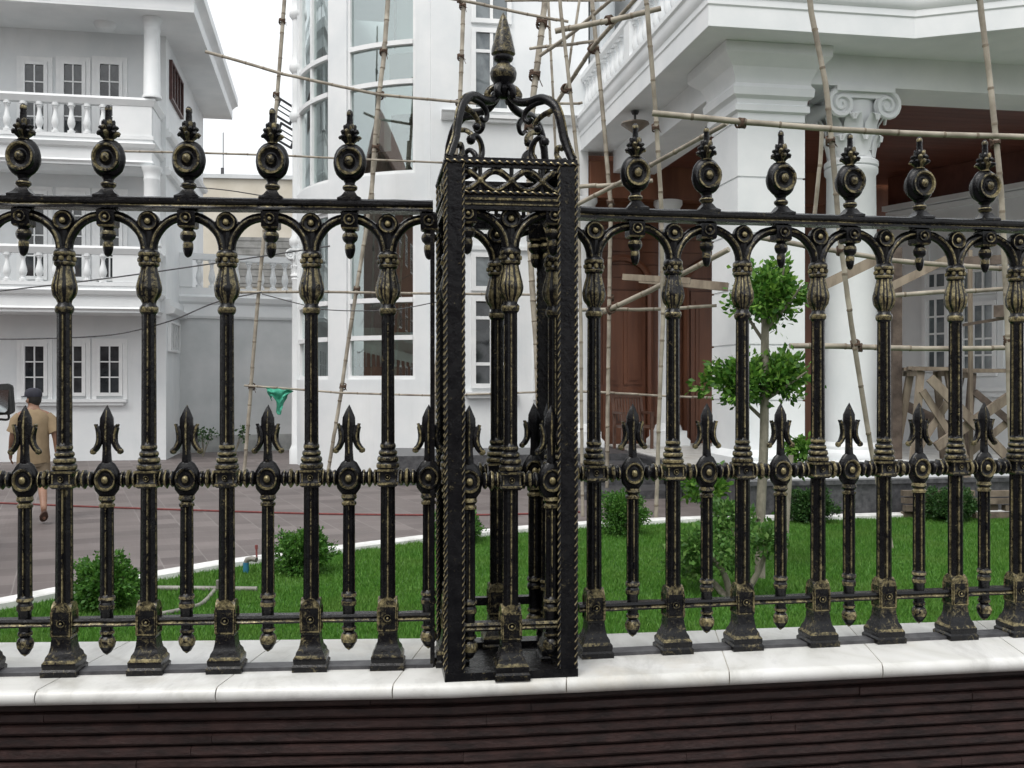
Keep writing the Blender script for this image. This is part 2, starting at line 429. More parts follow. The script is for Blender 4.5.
def make_spear(parent):
    """short bar with fleur-de-lis head"""
    mb = MB()
    mb.loft([star(.0165, .20), star(.0155, .465)], 0, pm=STARM)
    sp = mb.build('spear', FE, parent, 40)
    mb = MB()                              # oval boss with rosette
    mb.lathe([(.0, -.052), (.02, -.047), (.032, -.03), (.0375, -.004), (.034, .022), (.022, .042), (.012, .05)], 24, 0, (0, 0, .532), sy=.42)
    rosette(mb, (0, -.010, .532), .030, 1.12, .012)
    rosette(mb, (0, .010, .532), .030, 1.12, .012, True)
    mb.lathe([(.015, .452), (.021, .456), (.021, .463), (.016, .468), (.023, .476), (.021, .486)], 16, 0, rm=[0, 1, 1, 0, 1])
    mb.build('rosette', FE, sp, 40)
    mb = MB()                              # arrow head and wings
    mb.lathe([(.014, .575), (.012, .61), (.0125, .645), (.020, .676), (.0185, .70), (.009, .722), (.0005, .737)], 8, 0, sy=.62, ph=PI / 8)
    mb.tube([(0, -.0095, .60), (0, -.0105, .65), (0, -.0135, .68), (0, -.006, .722)], [.002, .0025, .003, .001], 6, 1)
    for sx in (-1, 1):
        c = bez([(sx * .037, 0, .611), (sx * .029, 0, .617), (sx * .0215, 0, .632), (sx * .0195, 0, .650), (sx * .0225, 0, .667), (sx * .028, 0, .683)], 4)
        n = len(c)
        mb.tube(c, [.0078 + .0022 * math.sin(PI * i / n) - (.005 if i > n - 3 else 0) for i in range(n)], 8, 0)
        mb.tube([p + Vector((sx * .002, -.0078, 0)) for p in c], .0030, 6, 1)
        mb.tube([p + Vector((sx * .002, .0078, 0)) for p in c], .0030, 6, 1)
        mb.lathe([(0, -.009), (.0075, -.006), (.0095, 0), (.0075, .006), (0, .009)], 10, 1, (sx * .0365, 0, .609))
    mb.build('arrowhead', FE, sp, 40)
    mb = MB()                              # lower collar and drop
    mb.lathe([(.015, .215), (.021, .208), (.022, .200), (.017, .194), (.021, .187), (.021, .176), (.017, .170), (.016, .118)], 14, 0, rm=[0, 1, 0, 0, 1, 0, 0])
    mb.lathe([(.012, .120), (.019, .114), (.019, .107), (.013, .102), (.019, .096), (.0235, .085), (.021, .072), (.011, .055), (.0005, .047)], 14, 0, rm=[0, 1, 0, 0, 1, 1, 0, 1], flute=6, fa=.04)
    mb.build('drop', FE, sp, 40)
    return sp

def make_finial(parent):
    mb = MB()
    mb.square([(.0, 1.300), (.033, 1.306), (.033, 1.312), (.022, 1.320), (.014, 1.332)], 0)
    mb.lathe(sm([(.026, 1.307), (.021, 1.318), (.0140, 1.331), (.0150, 1.336), (.0205, 1.341), (.0205, 1.349), (.0145, 1.354), (.0150, 1.360), (.020, 1.366)], 2), 16, 0, rm=[0] * 6 + [1, 1, 0, 1, 0, 0, 0, 0, 0, 0])
    fi = mb.build('finial', FE, parent, 40)
    mb = MB()
    mb.lathe(sm([(0.002, -.053), (.022, -.049), (.038, -.033), (.0455, -.010), (.0455, .009), (.039, .032), (.023, .049), (.008, .054)], 2), 28, 0, (0, 0, 1.415), sy=.5)
    rosette(mb, (0, -.017, 1.415), .0385, 1.08, .014, False, 1)
    rosette(mb, (0, .017, 1.415), .0385, 1.08, .014)
    mb.build('disc', FE, fi, 40)
    mb = MB()
    mb.lathe([(.013, 1.458), (.0175, 1.464), (.013, 1.469), (.0105, 1.50), (.0095, 1.515), (.0082, 1.545), (.0096, 1.549), (.0090, 1.558), (.004, 1.564), (.0, 1.565)], 10, 0, rm=[0, 1, 0, 0, 0, 0, 1, 0, 0])
    for row, (zb, ht, out, n) in enumerate(((1.464, .022, .0280, 8), (1.477, .025, .0225, 8), (1.490, .028, .0150, 6))):
        for k in range(n):
            a = 2 * PI * (k + .5 * row) / n; d = Vector((math.cos(a), math.sin(a), 0))
            c = bez([d * .008 + Vector((0, 0, zb)), d * .012 + Vector((0, 0, zb + ht * .55)), d * out * .85 + Vector((0, 0, zb + ht)), d * out * 1.12 + Vector((0, 0, zb + ht * .86))], 3)
            mb.tube(c, [.0034 + .0034 * math.sin(PI * i / (len(c) - 1)) for i in range(len(c))], 6, 1 if (k + row) % 3 == 0 else 0)
    mb.build('leaf_crown', FE, fi, 40)
    return fi

def make_pendant(parent):
    mb = MB()
    mb.square([(.020, 1.226), (.024, 1.231), (.024, 1.272), (.020, 1.276)], 0, rm=[1, 0, 0])
    rosette(mb, (0, -.022, 1.252), .0165, 1, .008, False); 
    mb.lathe(sm([(.019, 1.228), (.013, 1.222), (.0180, 1.216), (.0205, 1.206), (.0175, 1.195), (.0118, 1.189), (.0140, 1.180), (.0125, 1.162), (.0080, 1.149), (.0005, 1.144)], 2), 16, 0, rm=[0, 0, 0, 0, 1, 1, 0, 0, 0, 0, 0, 1, 1, 0, 0, 0, 0, 0], flute=6, fa=.07)
    return mb.build('pendant', FE, parent, 40)

def make_arch(parent, s):
    """half arches on both sides of a post, reaching to the pendants at +-s/2"""
    mb = MB(); h = s / 2
    def half(sx):
        c = [(sx * (.010 + (h - .020) * (1 - math.cos(t * PI / 2)) ** .92), 0, 1.165 + .094 * math.sin(t * PI / 2) ** .95) for t in [i / 10 for i in range(11)]]
        mb.tube(c, .0135, 8, 0, up=(0, 1, 0), flat=1.15)
        for sy in (-1, 1):
            mb.tube([(x, sy * .0145, z) for x, y, z in c], .0036, 6, 1, up=(0, 1, 0))
    for sx in ((-1, 1)): half(sx)
    o = mb.build('arch', FE, parent, 50)
    mb = MB()                              # spandrel disc above the post, with its two webs
    mb.M = Matrix.Translation((0, .009, 1.243)) @ RX
    mb.lathe([(.0, 0), (.029, 0), (.0295, .018), (.0, .018)], 20, 0); mb.M = Matrix.Identity(4)
    rosette(mb, (0, -.008, 1.243), .027, 1, .010); rosette(mb, (0, .008, 1.243), .027, 1, .010)
    mb.tube([(0, 0, 1.168), (0, 0, 1.22)], [.011, .014], 8, 0)
    mb.tube([(-.030, 0, 1.240), (-.045, 0, 1.238)], .007, 6, 0); mb.tube([(.030, 0, 1.240), (.045, 0, 1.238)], .007, 6, 0)
    mb.build('spandrel_rosette', FE, o, 40)
    return o

def make_link(parent, s):
    """turned link of the middle rail between a post and a spear"""
    mb = MB(); L = s / 2
    x0, x1 = .030, L - .034
    w = x1 - x0; pr = sm([(.015, 0), (.0215, .07), (.0225, .17), (.0155, .25), (.0165, .31), (.0250, .42), (.0258, .53), (.0170, .65), (.0155, .71), (.0220, .79), (.0215, .90), (.015, 1.0)], 2)
    mb.M = Matrix.Translation((x0, 0, .532)) @ Matrix.Rotation(PI / 2, 4, 'Y')
    mb.lathe([(r, t * w) for r, t in pr], 16, 0, rm=[1 if i in (2, 3, 9, 10, 11, 18) else 0 for i in range(len(pr))], flute=7, fa=.04)
    return mb.build('rail_link', FE, parent, 40)

PROTO = {}
def fence_panel(name, label, A, d, s, posts, spears, finials, pends, px0, px1, endpx):
    """A: a plan point of the panel's line, d: its direction; the lists hold the measured columns of each casting"""
    def lx(px):                            # pixel column -> distance along the panel
        k = (px - 512) / FPX; return (k * A.y - A.x) / (d.x - k * d.y)
    x0, x1 = lx(px0), lx(px1); ends = lx(endpx) if endpx else None
    root = empty(name, label, 'fence', (A.x, A.y, WZ), math.atan2(d.y, d.x), 'ornate iron fence panels')
    mb = MB()                              # top rail: moulded bar
    sec = [(-.030, 1.277), (-.030, 1.284), (-.026, 1.288), (-.034, 1.295), (-.034, 1.304), (-.027, 1.309), (.027, 1.309), (.034, 1.304), (.034, 1.295), (.026, 1.288), (.030, 1.284), (.030, 1.277)]
    n = max(2, int((x1 - x0) / .05)); rnd = random.Random(5)
    mb.loft([[(x0 + (x1 - x0) * i / n, y, z + (rnd.random() - .5) * .0022) for y, z in sec] for i in range(n + 1)], 0, pm=[0, 1, 0, 0, 0, 0, 0, 0, 0, 1, 0, 0])
    mb.build('top_rail', FE, root, 40)
    mb = MB()
    sec = [(-.016, .129), (-.019, .134), (-.014, .139), (-.019, .145), (-.016, .152), (.016, .152), (.019, .145), (.014, .139), (.019, .134), (.016, .129)]
    mb.loft([[(x0 + (x1 - x0) * i / n, y, z + (rnd.random() - .5) * .0016) for y, z in sec] for i in range(n + 1)], 0, pm=[0, 1, 0, 0, 0, 0, 0, 1, 0, 0])
    mb.build('bottom_rail', FE, root, 40)
    MB().box((x0, -.026, .0), (x1, .030, .010)).build('base_strip', [STRIP], root)
    if ends is not None:
        mb = MB(); mb.box((ends - .006, -.02, .0), (ends + .006, .02, 1.277)); mb.build('end_bar', FE, root)
    if not PROTO:
        PROTO['post'] = make_post(root); PROTO['spear'] = make_spear(root); PROTO['finial'] = make_finial(root); PROTO['pendant'] = make_pendant(root)
        first = True
    else: first = False
    arch = make_arch(root, s); link = make_link(root, s)
    PX = [lx(p) for p in posts]; SX = [lx(p) for p in spears]
    def near(L, x, side):
        q = [v for v in L if (v - x) * side > .02]; return min(q, key=lambda v: abs(v - x)) if q else x + side * s / 2
    for i, x in enumerate(PX):
        if first and i == 0: PROTO['post'].location = (x, 0, 0)
        else: dup_tree(PROTO['post'], root, (x, 0, 0), 0)
        if i == 0: a_ = arch; a_.location = (x, 0, 0)
        else: a_ = dup_tree(arch, root, (x, 0, 0))
        for side in (-1, 1):
            sc = abs(near(SX, x, side) - x) / (s / 2)
            if i == 0 and side == 1: l_ = link; l_.location = (x, 0, 0)
            else: l_ = dup(link, root, (x, 0, 0), 0 if side == 1 else PI)
            l_.scale = (sc, 1, 1)
    for key, L in (('spear', SX), ('finial', [lx(p) for p in finials]), ('pendant', [lx(p) for p in pends])):
        for i, x in enumerate(L):
            if first and i == 0: PROTO[key].location = (x, 0, 0)
            else: dup_tree(PROTO[key], root, (x, 0, 0), 0)
    return root
STRIP = simple('painted_base_strip', (.03, .03, .034), (.075, .075, .08), 25, .45, .3)

sl = .2195
SL0 = Vector((-1.336, 2.742))
fence_panel('fence_panel', 'black and gilt iron fence panel left of the open pillar', SL0, ld, sl, [-358, -270, -184, -100, -18, 64.5, 149, 227, 311.5, 388], [-314, -227, -140, -58, 25, 107, 186.8, 268, 349, 428.5],
            [-314, -227, -141, -60, 23.5, 108.5, 189, 272.5, 350], [-314, -227, -141, -60, 23.5, 108, 188, 271, 350, 429], -395, 433, 432.5)
sr = .2300
SR0 = Vector((.3564, 2.955))
fence_panel('fence_panel', 'black and gilt iron fence panel right of the open pillar', SR0, rd, sr, [594, 673, 742.5, 818, 884, 955.5, 1017, 1090], [632.6, 706.7, 780.5, 849, 919, 984, 1052, 1120],
            [635.5, 706.5, 781, 850, 919.5, 985, 1053, 1121], [635, 706.5, 781, 850, 919.5, 985, 1053, 1121], 578, 1135, None)

# ---- the openwork pillar
def make_pillar():
    rz = math.radians(8)
    root = empty('fence_pillar', 'square open ironwork pillar with scrolled crown and cone spike', 'fence pillar', (-.025, 2.868, WZ), rz)
    h = .177; T = 1.390
    # base frame
    mb = MB()
    mb.box((-h - .004, -h - .004, 0), (h + .004, -h + .05, .022)); mb.box((-h - .004, h - .05, 0), (h + .004, h + .004, .022))
    mb.box((-h - .004, -h + .05, .0), (-h + .05, h - .05, .022)); mb.box((h - .05, -h + .05, .0), (h + .004, h - .05, .022))
    mb.box((-h + .05, -h + .05, 0), (h - .05, h - .05, .006))
    mb.build('base_frame', FE, root)
    # corner posts: angle plates with rope mouldings
    for cx, cy in ((-1, -1), (1, -1), (1, 1), (-1, 1)):
        mb = MB(); w = .047
        xs = sorted((cx * h, cx * (h - w))); ys = sorted((cy * h, cy * (h - .007)))
        mb.box((xs[0], ys[0], .022), (xs[1], ys[1], T))
        xs = sorted((cx * h, cx * (h - .007))); ys = sorted((cy * (h - .0072), cy * (h - w)))
        mb.box((xs[0], ys[0], .022), (xs[1], ys[1], T))
        cp = mb.build('corner_post', FE, root)
        mb = MB()
        mb.rope((cx * h, cy * h, .024), (cx * h, cy * h, T - .002), .0055)
        mb.rope((cx * (h - w), cy * h, .024), (cx * (h - w), cy * h, T - .002), .0050)
        mb.rope((cx * h, cy * (h - w), .024), (cx * h, cy * (h - w), T - .002), .0050)
        mb.build('rope_moulding', FE, cp, 60)
    arch = None
    for q in range(4):
        Mq = Matrix.Rotation(q * PI / 2, 4, 'Z') @ Matrix.Translation((0, -h, 0))
        e = h - .05
        mb = MB()                          # rails of this side
        mb.M = Mq
        mb.box((-e, -.004, 1.262), (e, .022, 1.272)); mb.box((-e, .0, 1.272), (e, .018, 1.300)); mb.box((-e, -.005, 1.288), (e, .0005, 1.294), 1); mb.box((-e, -.005, 1.275), (e, .0005, 1.279), 1)
        mb.box((-e, .004, 1.300), (e, .014, 1.306)); mb.box((-e, .002, 1.378), (e, .016, T))
        sec = [(-.012, .129), (-.015, .134), (-.010, .139), (-.015, .145), (-.012, .152), (.016, .152), (.016, .129)]
        mb.loft([[(x, y + .02, z) for y, z in sec] for x in (-e, e)], 0, pm=[0, 1, 0, 1, 0, 0, 0])
        fr = mb.build('side_rail', FE, root, 40)
        mb = MB(); mb.M = Mq
        mb.rope((-e, -.004, 1.308), (e, -.004, 1.308), .0052); mb.rope((-h, -.002, T), (h, -.002, T), .0058)
        mb.build('rope_moulding', FE, fr, 60)
        mb = MB(); mb.M = Mq               # lattice frieze: two crossing waves with bosses
        cells = 1.5; w = 2 * e; zc = 1.343; am = .026
        for ph in (0, PI):
            c = [(-e + w * i / 48, .010, zc + am * math.cos(cells * PI * i / 24 * 1.0 + ph) ** 1) for i in range(49)]
            mb.tube(c, .0098, 6, 0, up=(0, 1, 0)); mb.tube([(x, .0005, z) for x, y, z in c], .0032, 5, 1, up=(0, 1, 0))
        for k in range(3):
            x = -e + w * (k + .5) / 3
            mb.lathe([(0, -.010), (.008, -.007), (.011, 0), (.008, .007), (0, .010)], 8, 1, (x, .006, zc))
            for sg in (-1, 1):
                mb.tube([(x, .010, zc + sg * .004), (x, .010, zc + sg * .036)], .0065, 6, 0)
                mb.lathe([(0, -.010), (.007, -.006), (.009, 0), (.007, .006), (0, .010)], 8, 1, (x + sg * .028, .008, zc + .022)); mb.lathe([(0, -.010), (.007, -.006), (.009, 0), (.007, .006), (0, .010)], 8, 0, (x + sg * .028, .008, zc - .022))
        mb.build('lattice_frieze', FE, root, 50)
        sub = bpy.data.objects.new('side_panel', None); COL.objects.link(sub)
        # the side's post, half arches, spears: the same castings as in the fence
        bpy.data.objects.remove(sub)
        c = Mq @ Vector((0, .028, 0)); rq = q * PI / 2
        dup_tree(PROTO['post'], root, c, rq)
        if arch is None:
            arch = make_arch(root, .236); arch.location = c; arch.rotation_euler = (0, 0, rq)
        else: dup_tree(arch, root, c, rq)
        for sx in (-1, 1):
            cs = Mq @ Vector((sx * .113, .030, 0))
            dup_tree(PROTO['spear'], root, cs, rq)
            dup(PROTO['pendant'], root, Mq @ Vector((sx * .118, .028, 0)), rq)
            lk = LINKP.copy(); COL.objects.link(lk); lk.parent = root; lk.location = c; lk.rotation_euler = (0, 0, rq + (PI if sx < 0 else 0))
    # crown
    mb = MB()
    mb.box((-h - .003, -h - .003, T), (h + .003, -h + .04, T + .012)); mb.box((-h - .003, h - .04, T), (h + .003, h + .003, T + .012))
    mb.box((-h - .003, -h + .04, T), (-h + .04, h - .04, T + .012)); mb.box((h - .04, -h + .04, T), (h + .003, h - .04, T + .012))
    crown = mb.build('crown', FE, root)
    for q in range(4):
        a = PI / 4 + q * PI / 2; d = Vector((math.cos(a), math.sin(a), 0)); D = lambda r, z: d * r + Vector((0, 0, z))
        sd = Vector((-d.y, d.x, 0))
        mb = MB()
        c = bez([D(.238, 1.402), D(.226, 1.425), D(.210, 1.465), D(.198, 1.52), D(.176, 1.565), D(.135, 1.590), D(.09, 1.588), D(.055, 1.594), D(.030, 1.612), D(.018, 1.635)], 6)
        n = len(c); mb.tube(c, [.0098 + .0030 * math.sin(PI * i / n) for i in range(n)], 10, 0)
        mb.tube([p + d * .0115 + Vector((0, 0, .006)) for p in c[:n - 12]], .003, 5, 1)
        c = bez([D(.160, 1.582), D(.110, 1.578), D(.080, 1.562), D(.076, 1.540), D(.092, 1.530), D(.104, 1.540)], 5); n = len(c)
        mb.tube(c, [.0095 - .004 * i / n for i in range(n)], 8, 0)
        c = bez([D(.182, 1.556), D(.160, 1.548), D(.138, 1.542), D(.118, 1.528), D(.112, 1.514), D(.121, 1.506)], 5); n = len(c)
        mb.tube(c, [.0085 - .002 * i / n for i in range(n)], 8, 1)
        mb.lathe([(0, -.011), (.009, -.008), (.0125, 0), (.009, .008), (0, .011)], 10, 0, tuple(D(.121, 1.508)))
        c = bez([D(.215, 1.405), D(.17, 1.402), D(.118, 1.412), D(.098, 1.438), D(.104, 1.468), D(.126, 1.482), D(.146, 1.474)], 5); n = len(c)
        mb.tube(c, [.0098 - .003 * i / n for i in range(n)], 8, 0); mb.tube([p + d * .010 for p in c[5:]], .003, 5, 1)
        mb.lathe([(0, -.012), (.010, -.009), (.0135, 0), (.010, .009), (0, .012)], 10, 0, tuple(D(.146, 1.468)))
        c = bez([D(.20, 1.405), D(.185, 1.425), D(.190, 1.445), D(.205, 1.440)], 4); mb.tube(c, .008, 8, 1)
        mb.build('scroll_arm', FE, crown, 50)
    mb = MB()
    mb.lathe([(.012, 1.612), (.024, 1.620), (.030, 1.636), (.022, 1.648), (.026, 1.654), (.036, 1.668), (.039, 1.684), (.034, 1.699), (.021, 1.709), (.019, 1.716), (.026, 1.721), (.029, 1.728), (.027, 1.734), (.0345, 1.740), (.0335, 1.752), (.026, 1.786), (.0175, 1.818), (.009, 1.846), (.0008, 1.860)], 20, 0,
             rm=[0, 0, 0, 0, 0, 5, 5, 5, 0, 0, 0, 0, 5, 5, 5, 5, 5, 5])
    for k in range(6):
        a = 2 * PI * k / 6; d = Vector((math.cos(a), math.sin(a), 0)); D = lambda r, z: d * r + Vector((0, 0, z))
        c = bez([D(.02, 1.648), D(.036, 1.640), D(.046, 1.626), D(.042, 1.612), D(.033, 1.618)], 4); mb.tube(c, .0095, 8, 1 if k % 3 == 0 else 0)
    mb.build('spike', FE, crown, 45)
    return root
LINKP = next(o for o in COL.objects if o.name.startswith('rail_link'))
make_pillar()

# ---- the wall under it
def wall():
    root = empty('boundary_wall', 'low boundary wall of maroon stone strips under a white marble coping', 'wall', (0, 0, 0))
    # plan polylines of the front and the back edge of the coping
    F = [Vector((-3.6, 2.455)), Vector((-1.32, 2.58)), Vector((-.164, 2.645)), Vector((.184, 2.694)), Vector((1.469, 2.895)), Vector((3.6, 3.20))]
    B = [Vector((-3.6, 3.00)), Vector((-1.32, 3.08)), Vector((-.164, 3.125)), Vector((.184, 3.16)), Vector((1.469, 3.34)), Vector((3.6, 3.62))]
    def at(poly, x):
        x = min(max(x, -3.5999), 3.5999)
        for a, b in zip(poly, poly[1:]):
            if a.x <= x <= b.x: return a + (b - a) * ((x - a.x) / (b.x - a.x))
    joints = [-3.6, -2.9, -2.15, -1.155, -.525 - .10, .095, .02 + 1.0 * 1.02, 1.53, 2.3, 3.0, 3.6]
    joints = [-3.6, -3.1, -2.6, -2.15, -1.68, -1.235, -.775, -.316, .146, .60, 1.05, 1.50, 1.97, 2.45, 2.9, 3.6]
    sk = .055
    for k, (xa, xb) in enumerate(zip(joints, joints[1:])):
        mb = MB(); rings = []
        for i in range(7):
            x = xa + .0018 + (xb - xa - .0036) * i / 6
            f = at(F, min(max(x, -3.6), 3.6)); b = at(B, min(max(x + sk, -3.6), 3.6))
            d = (b - f).normalized()
            def pt(t, z): q = f + d * t; return (q.x, q.y, WZ + z)
            L = (b - f).length; r = .021
            ring = [pt(L, 0), pt(L, -.042), pt(.09, -.042)]
            for j in range(9):
                a = -PI / 2 - PI * j / 8
                ring.append(pt(r + math.cos(a) * r, -.021 + math.sin(a) * r))
            rings.append(ring)
        mb.loft(rings)
        mb.build('coping', [MARBLE], root, 40)
    mb = MB()
    n = 40
    pf = [at(F, -3.6 + 7.2 * i / n) + Vector((0, .075)) for i in range(n + 1)]; pb = [at(B, -3.6 + 7.2 * i / n) - Vector((0, .03)) for i in range(n + 1)]
    poly = [(p.x, p.y) for p in pf] + [(p.x, p.y) for p in reversed(pb)]
    mb.prism(poly, -.02, WZ - .0425); mb.build('core', [SLATE], root, 0)
    # joint mortar bed just below the coping surface
    pf2 = [at(F, -3.6 + 7.2 * i / n) + Vector((0, .012)) for i in range(n + 1)]; pb2 = [at(B, -3.6 + 7.2 * i / n) - Vector((0, .004)) for i in range(n + 1)]
    mb = MB(); mb.prism([(p.x, p.y) for p in pf2] + [(p.x, p.y) for p in reversed(pb2)], WZ - .040, WZ - .0022); mb.build('joint_mortar', [JOINT], root, 0)
    # stone strips
    rnd = random.Random(3); mb = MB(); z = WZ - .044; row = 0
    while z > -.03:
        hgt = rnd.uniform(.0275, .0305); x = -3.55 + rnd.uniform(0, .4)
        x = -3.55
        while x < 3.5:
            L = rnd.uniform(.55, 1.7); x2 = min(x + L, 3.55); d = rnd.uniform(.0, .006); g = .0005
            k = max(1, int((x2 - x) / .07)); rings = []
            for i in range(k + 1):
                xx = x + g + (x2 - x - 2 * g) * i / k; f = at(F, xx); y0 = f.y + .050 + d
                j = lambda s_: rnd.uniform(-s_, s_)
                rings.append([(xx, f.y + .078, z - hgt + .001), (xx, f.y + .078, z - .001), (xx, y0 + .008 + j(.002), z - .0015), (xx, y0 + j(.0012), z - .004 + j(.0006)), (xx, y0 + j(.0016), z - hgt * .7 + j(.001)), (xx, y0 + .007 + j(.001), z - hgt + .0015)])
            mb.loft(rings); x = x2
        z -= hgt + .0025; row += 1
    mb.build('stone_strips', [SLATE], root, 25)
wall()
# ================================================================ ground
def ground():
    mb = MB(); mb.add([(-300, -300, 0), (300, -300, 0), (300, 300, 0), (-300, 300, 0)], [(0, 1, 2, 3)])
    struct(mb.build('ground', [PAVE], None, 0))
    mb = MB(); mb.add([(-60, -40, .004), (60, -40, .004), (60, 1.6, .004), (-60, 1.6, .004)], [(0, 1, 2, 3)])
    struct(mb.build('road', [simple('asphalt', (.035, .035, .037), (.065, .065, .066), 3, .9, .5, .01, bscale=90)], None, 0))
ground()
KPX = [(0, 611), (35, 604), (58, 599), (110, 590), (160, 581.5), (220, 570.5), (288, 561.5), (376, 550), (423, 544), (479, 538.3), (529, 533.5), (588, 529), (647, 526), (717, 523)]
KERB = [G(*p).xy for p in KPX]
KERB = [Vector((-9.0, 4.6)), Vector((-5.6, 6.45))] + KERB
th = math.radians(9.5)
HO = Vector((1.27, 19.6)); HU = Vector((math.cos(th), math.sin(th))); HV = Vector((-math.sin(th), math.cos(th)))
def HW(u, v, z=0): q = HO + HU * u + HV * v; return Vector((q.x, q.y, z))
def hu(px, v):
    k = (px - 512) / FPX; q = HO + HV * v
    return (k * q.y - q.x) / (HU.x - k * HU.y)
def hz(px, py, v):
    q = HO + HU * hu(px, v) + HV * v
    return EYE - (py - HOR) / FPX * q.y
def hloc(p):
    r = Vector((p[0], p[1])) - HO; return (r.dot(HU), r.dot(HV))
KERB += [HW(1.2, -7.42).xy, HW(3.0, -7.40).xy, HW(9.0, -7.40).xy]
def lawn():
    back = [Vector((9.0, 4.15)), Vector((3.6, 3.64)), Vector((1.469, 3.36)), Vector((.184, 3.18)), Vector((-.164, 3.145)), Vector((-1.32, 3.10)), Vector((-3.6, 3.02)), Vector((-9.0, 2.6))]
    back = [Vector((10.5, 4.3))] + back[1:-1] + [Vector((-9.0, 2.7))]
    poly = [tuple(p) for p in KERB] + [tuple(p) for p in back]
    mb = MB(); mb.prism(poly, -.02, .03)
    struct(mb.build('lawn', [TURF], None, 0))
    mb = MB(); n = len(KERB); rnd = random.Random(2)
    fine = []
    for i in range(n - 1):
        L = (KERB[i + 1] - KERB[i]).length; k = max(1, int(L / .4))
        fine += [KERB[i].lerp(KERB[i + 1], j / k) for j in range(k)]
    fine.append(KERB[-1]); rings = []
    for i, p in enumerate(fine):
        t = (fine[min(i + 1, len(fine) - 1)] - fine[max(0, i - 1)]).normalized(); nn = Vector((-t.y, t.x))
        hz_ = .085
        rings.append([(*(p - nn * .10), -.02), (*(p - nn * .10), hz_ - .01), (*(p - nn * .09), hz_), (*(p + nn * .08), hz_), (*(p + nn * .09), hz_ - .01), (*(p + nn * .09), -.02)])
    mb.loft(rings); struct(mb.build('kerb', [simple('white_kerb', (.55, .55, .53), (.78, .78, .77), 5, .7, .3)], None, 30))
    # grass blades
    rng = np.random.default_rng(4); N = 520000
    Y = rng.uniform(5.6, 13.4, N) ; X = rng.uniform(-.62, .62, N) * Y + rng.uniform(-.5, .5, N)
    pol = np.array(poly); inside = np.zeros(N, bool); j = len(pol) - 1
    for i in range(len(pol)):
        xi, yi = pol[i]; xj, yj = pol[j]
        c = ((yi > Y) != (yj > Y)) & (X < (xj - xi) * (Y - yi) / (yj - yi + 1e-12) + xi); inside ^= c; j = i
    dk = np.full(N, 9.0)
    fk = np.array([tuple(p) for p in fine])
    for q in fk: dk = np.minimum(dk, np.hypot(X - q[0], Y - q[1]))
    inside &= (dk > .17) | (rng.random(N) < .0)
    X, Y = X[inside], Y[inside]; N = len(X)
    lump = .5 + .5 * np.sin(X * 3.1 + 1.3 * np.sin(Y * 2.3)) * np.sin(Y * 2.7 + 1.1 * np.sin(X * 1.9))
    h = rng.uniform(.022, .050, N) * (.7 + .6 * lump); a = rng.uniform(0, 2 * PI, N); w = rng.uniform(.004, .008, N)
    la = rng.uniform(0, 2 * PI, N); ll = rng.uniform(.1, .8, N) * h
    V = np.zeros((N, 3, 3)); V[:, 0] = np.c_[X - np.cos(a) * w, Y - np.sin(a) * w, np.full(N, .025)]
    V[:, 1] = np.c_[X + np.cos(a) * w, Y + np.sin(a) * w, np.full(N, .025)]
    V[:, 2] = np.c_[X + np.cos(la) * ll, Y + np.sin(la) * ll, .025 + h]
    struct(tag(np_obj('grass', V.reshape(-1, 3), np.arange(N * 3).reshape(-1, 3), GRASSM), 'short green lawn grass between the fence wall and the driveway', 'grass'), 'stuff')
lawn()

# ================================================================ building helpers
def window(par, u0, u1, z0, z1, cols, rows, y=0.0, fw=.07, bar=.028, rowz=None, pane=PANE, name='window', sill=False, M=None, fmat=None, trim=.0, open_=0):
    """casement window on the plane y (facing -y) of its parent's frame"""
    mb = MB(); M = M or Matrix.Identity(4); mb.M = M
    d0, d1 = y - .075, y + .01
    mb.box((u0, d0, z0), (u0 + fw, d1, z1)); mb.box((u1 - fw, d0, z0), (u1, d1, z1))
    mb.box((u0 + fw, d0 + .003, z0), (u1 - fw, d1, z0 + fw)); mb.box((u0 + fw, d0 + .003, z1 - fw), (u1 - fw, d1, z1))
    iu0, iu1, iz0, iz1 = u0 + fw, u1 - fw, z0 + fw, z1 - fw
    for i in range(1, cols):
        x = iu0 + (iu1 - iu0) * i / cols; mb.box((x - bar, d0 + .015, iz0), (x + bar, d1 - .012, iz1))
    zs = [iz0 + (iz1 - iz0) * i / rows for i in range(1, rows)] if rowz is None else rowz
    for z in zs: mb.box((iu0, d0 + .019, z - bar), (iu1, d1 - .016, z + bar))
    if trim:
        t = trim
        mb.box((u0 - t, y - .04, z0 - t), (u0 - .003, y + .01, z1 + t)); mb.box((u1 + .003, y - .04, z0 - t), (u1 + t, y + .01, z1 + t))
        mb.box((u0 - .003, y - .042, z1 + .003), (u1 + .003, y + .01, z1 + t))
    o = mb.build(name, [fmat or FRAMEW], par, 0)
    mb = MB(); mb.M = M; mb.box((iu0 - .01, y - .028, iz0 - .01), (iu1 + .01, y - .020, iz1 + .01)); mb.build('pane', [pane], o, 0)
    if sill:
        mb = MB(); mb.M = M; e = .12
        mb.box((u0 - e - trim, y - .16, z0 - .13), (u1 + e + trim, y + .01, z0 - .07)); mb.box((u0 - e * .6 - trim, y - .11, z0 - .19), (u1 + e * .6 + trim, y + .01, z0 - .1325))
        mb.build('sill', [FRAMEW], o, 0)
    return o
BPROF = [(.075, .0), (.075, .05), (.045, .06), (.040, .09), (.060, .13), (.078, .19), (.070, .26), (.045, .36), (.036, .43), (.042, .47), (.055, .49), (.050, .51), (.075, .52), (.075, .57)]
def baluster_mesh(hgt, r=1.0):
    mb = MB(); mb.lathe([(a * r, b * hgt / .57) for a, b in BPROF], 10, 0); return mb

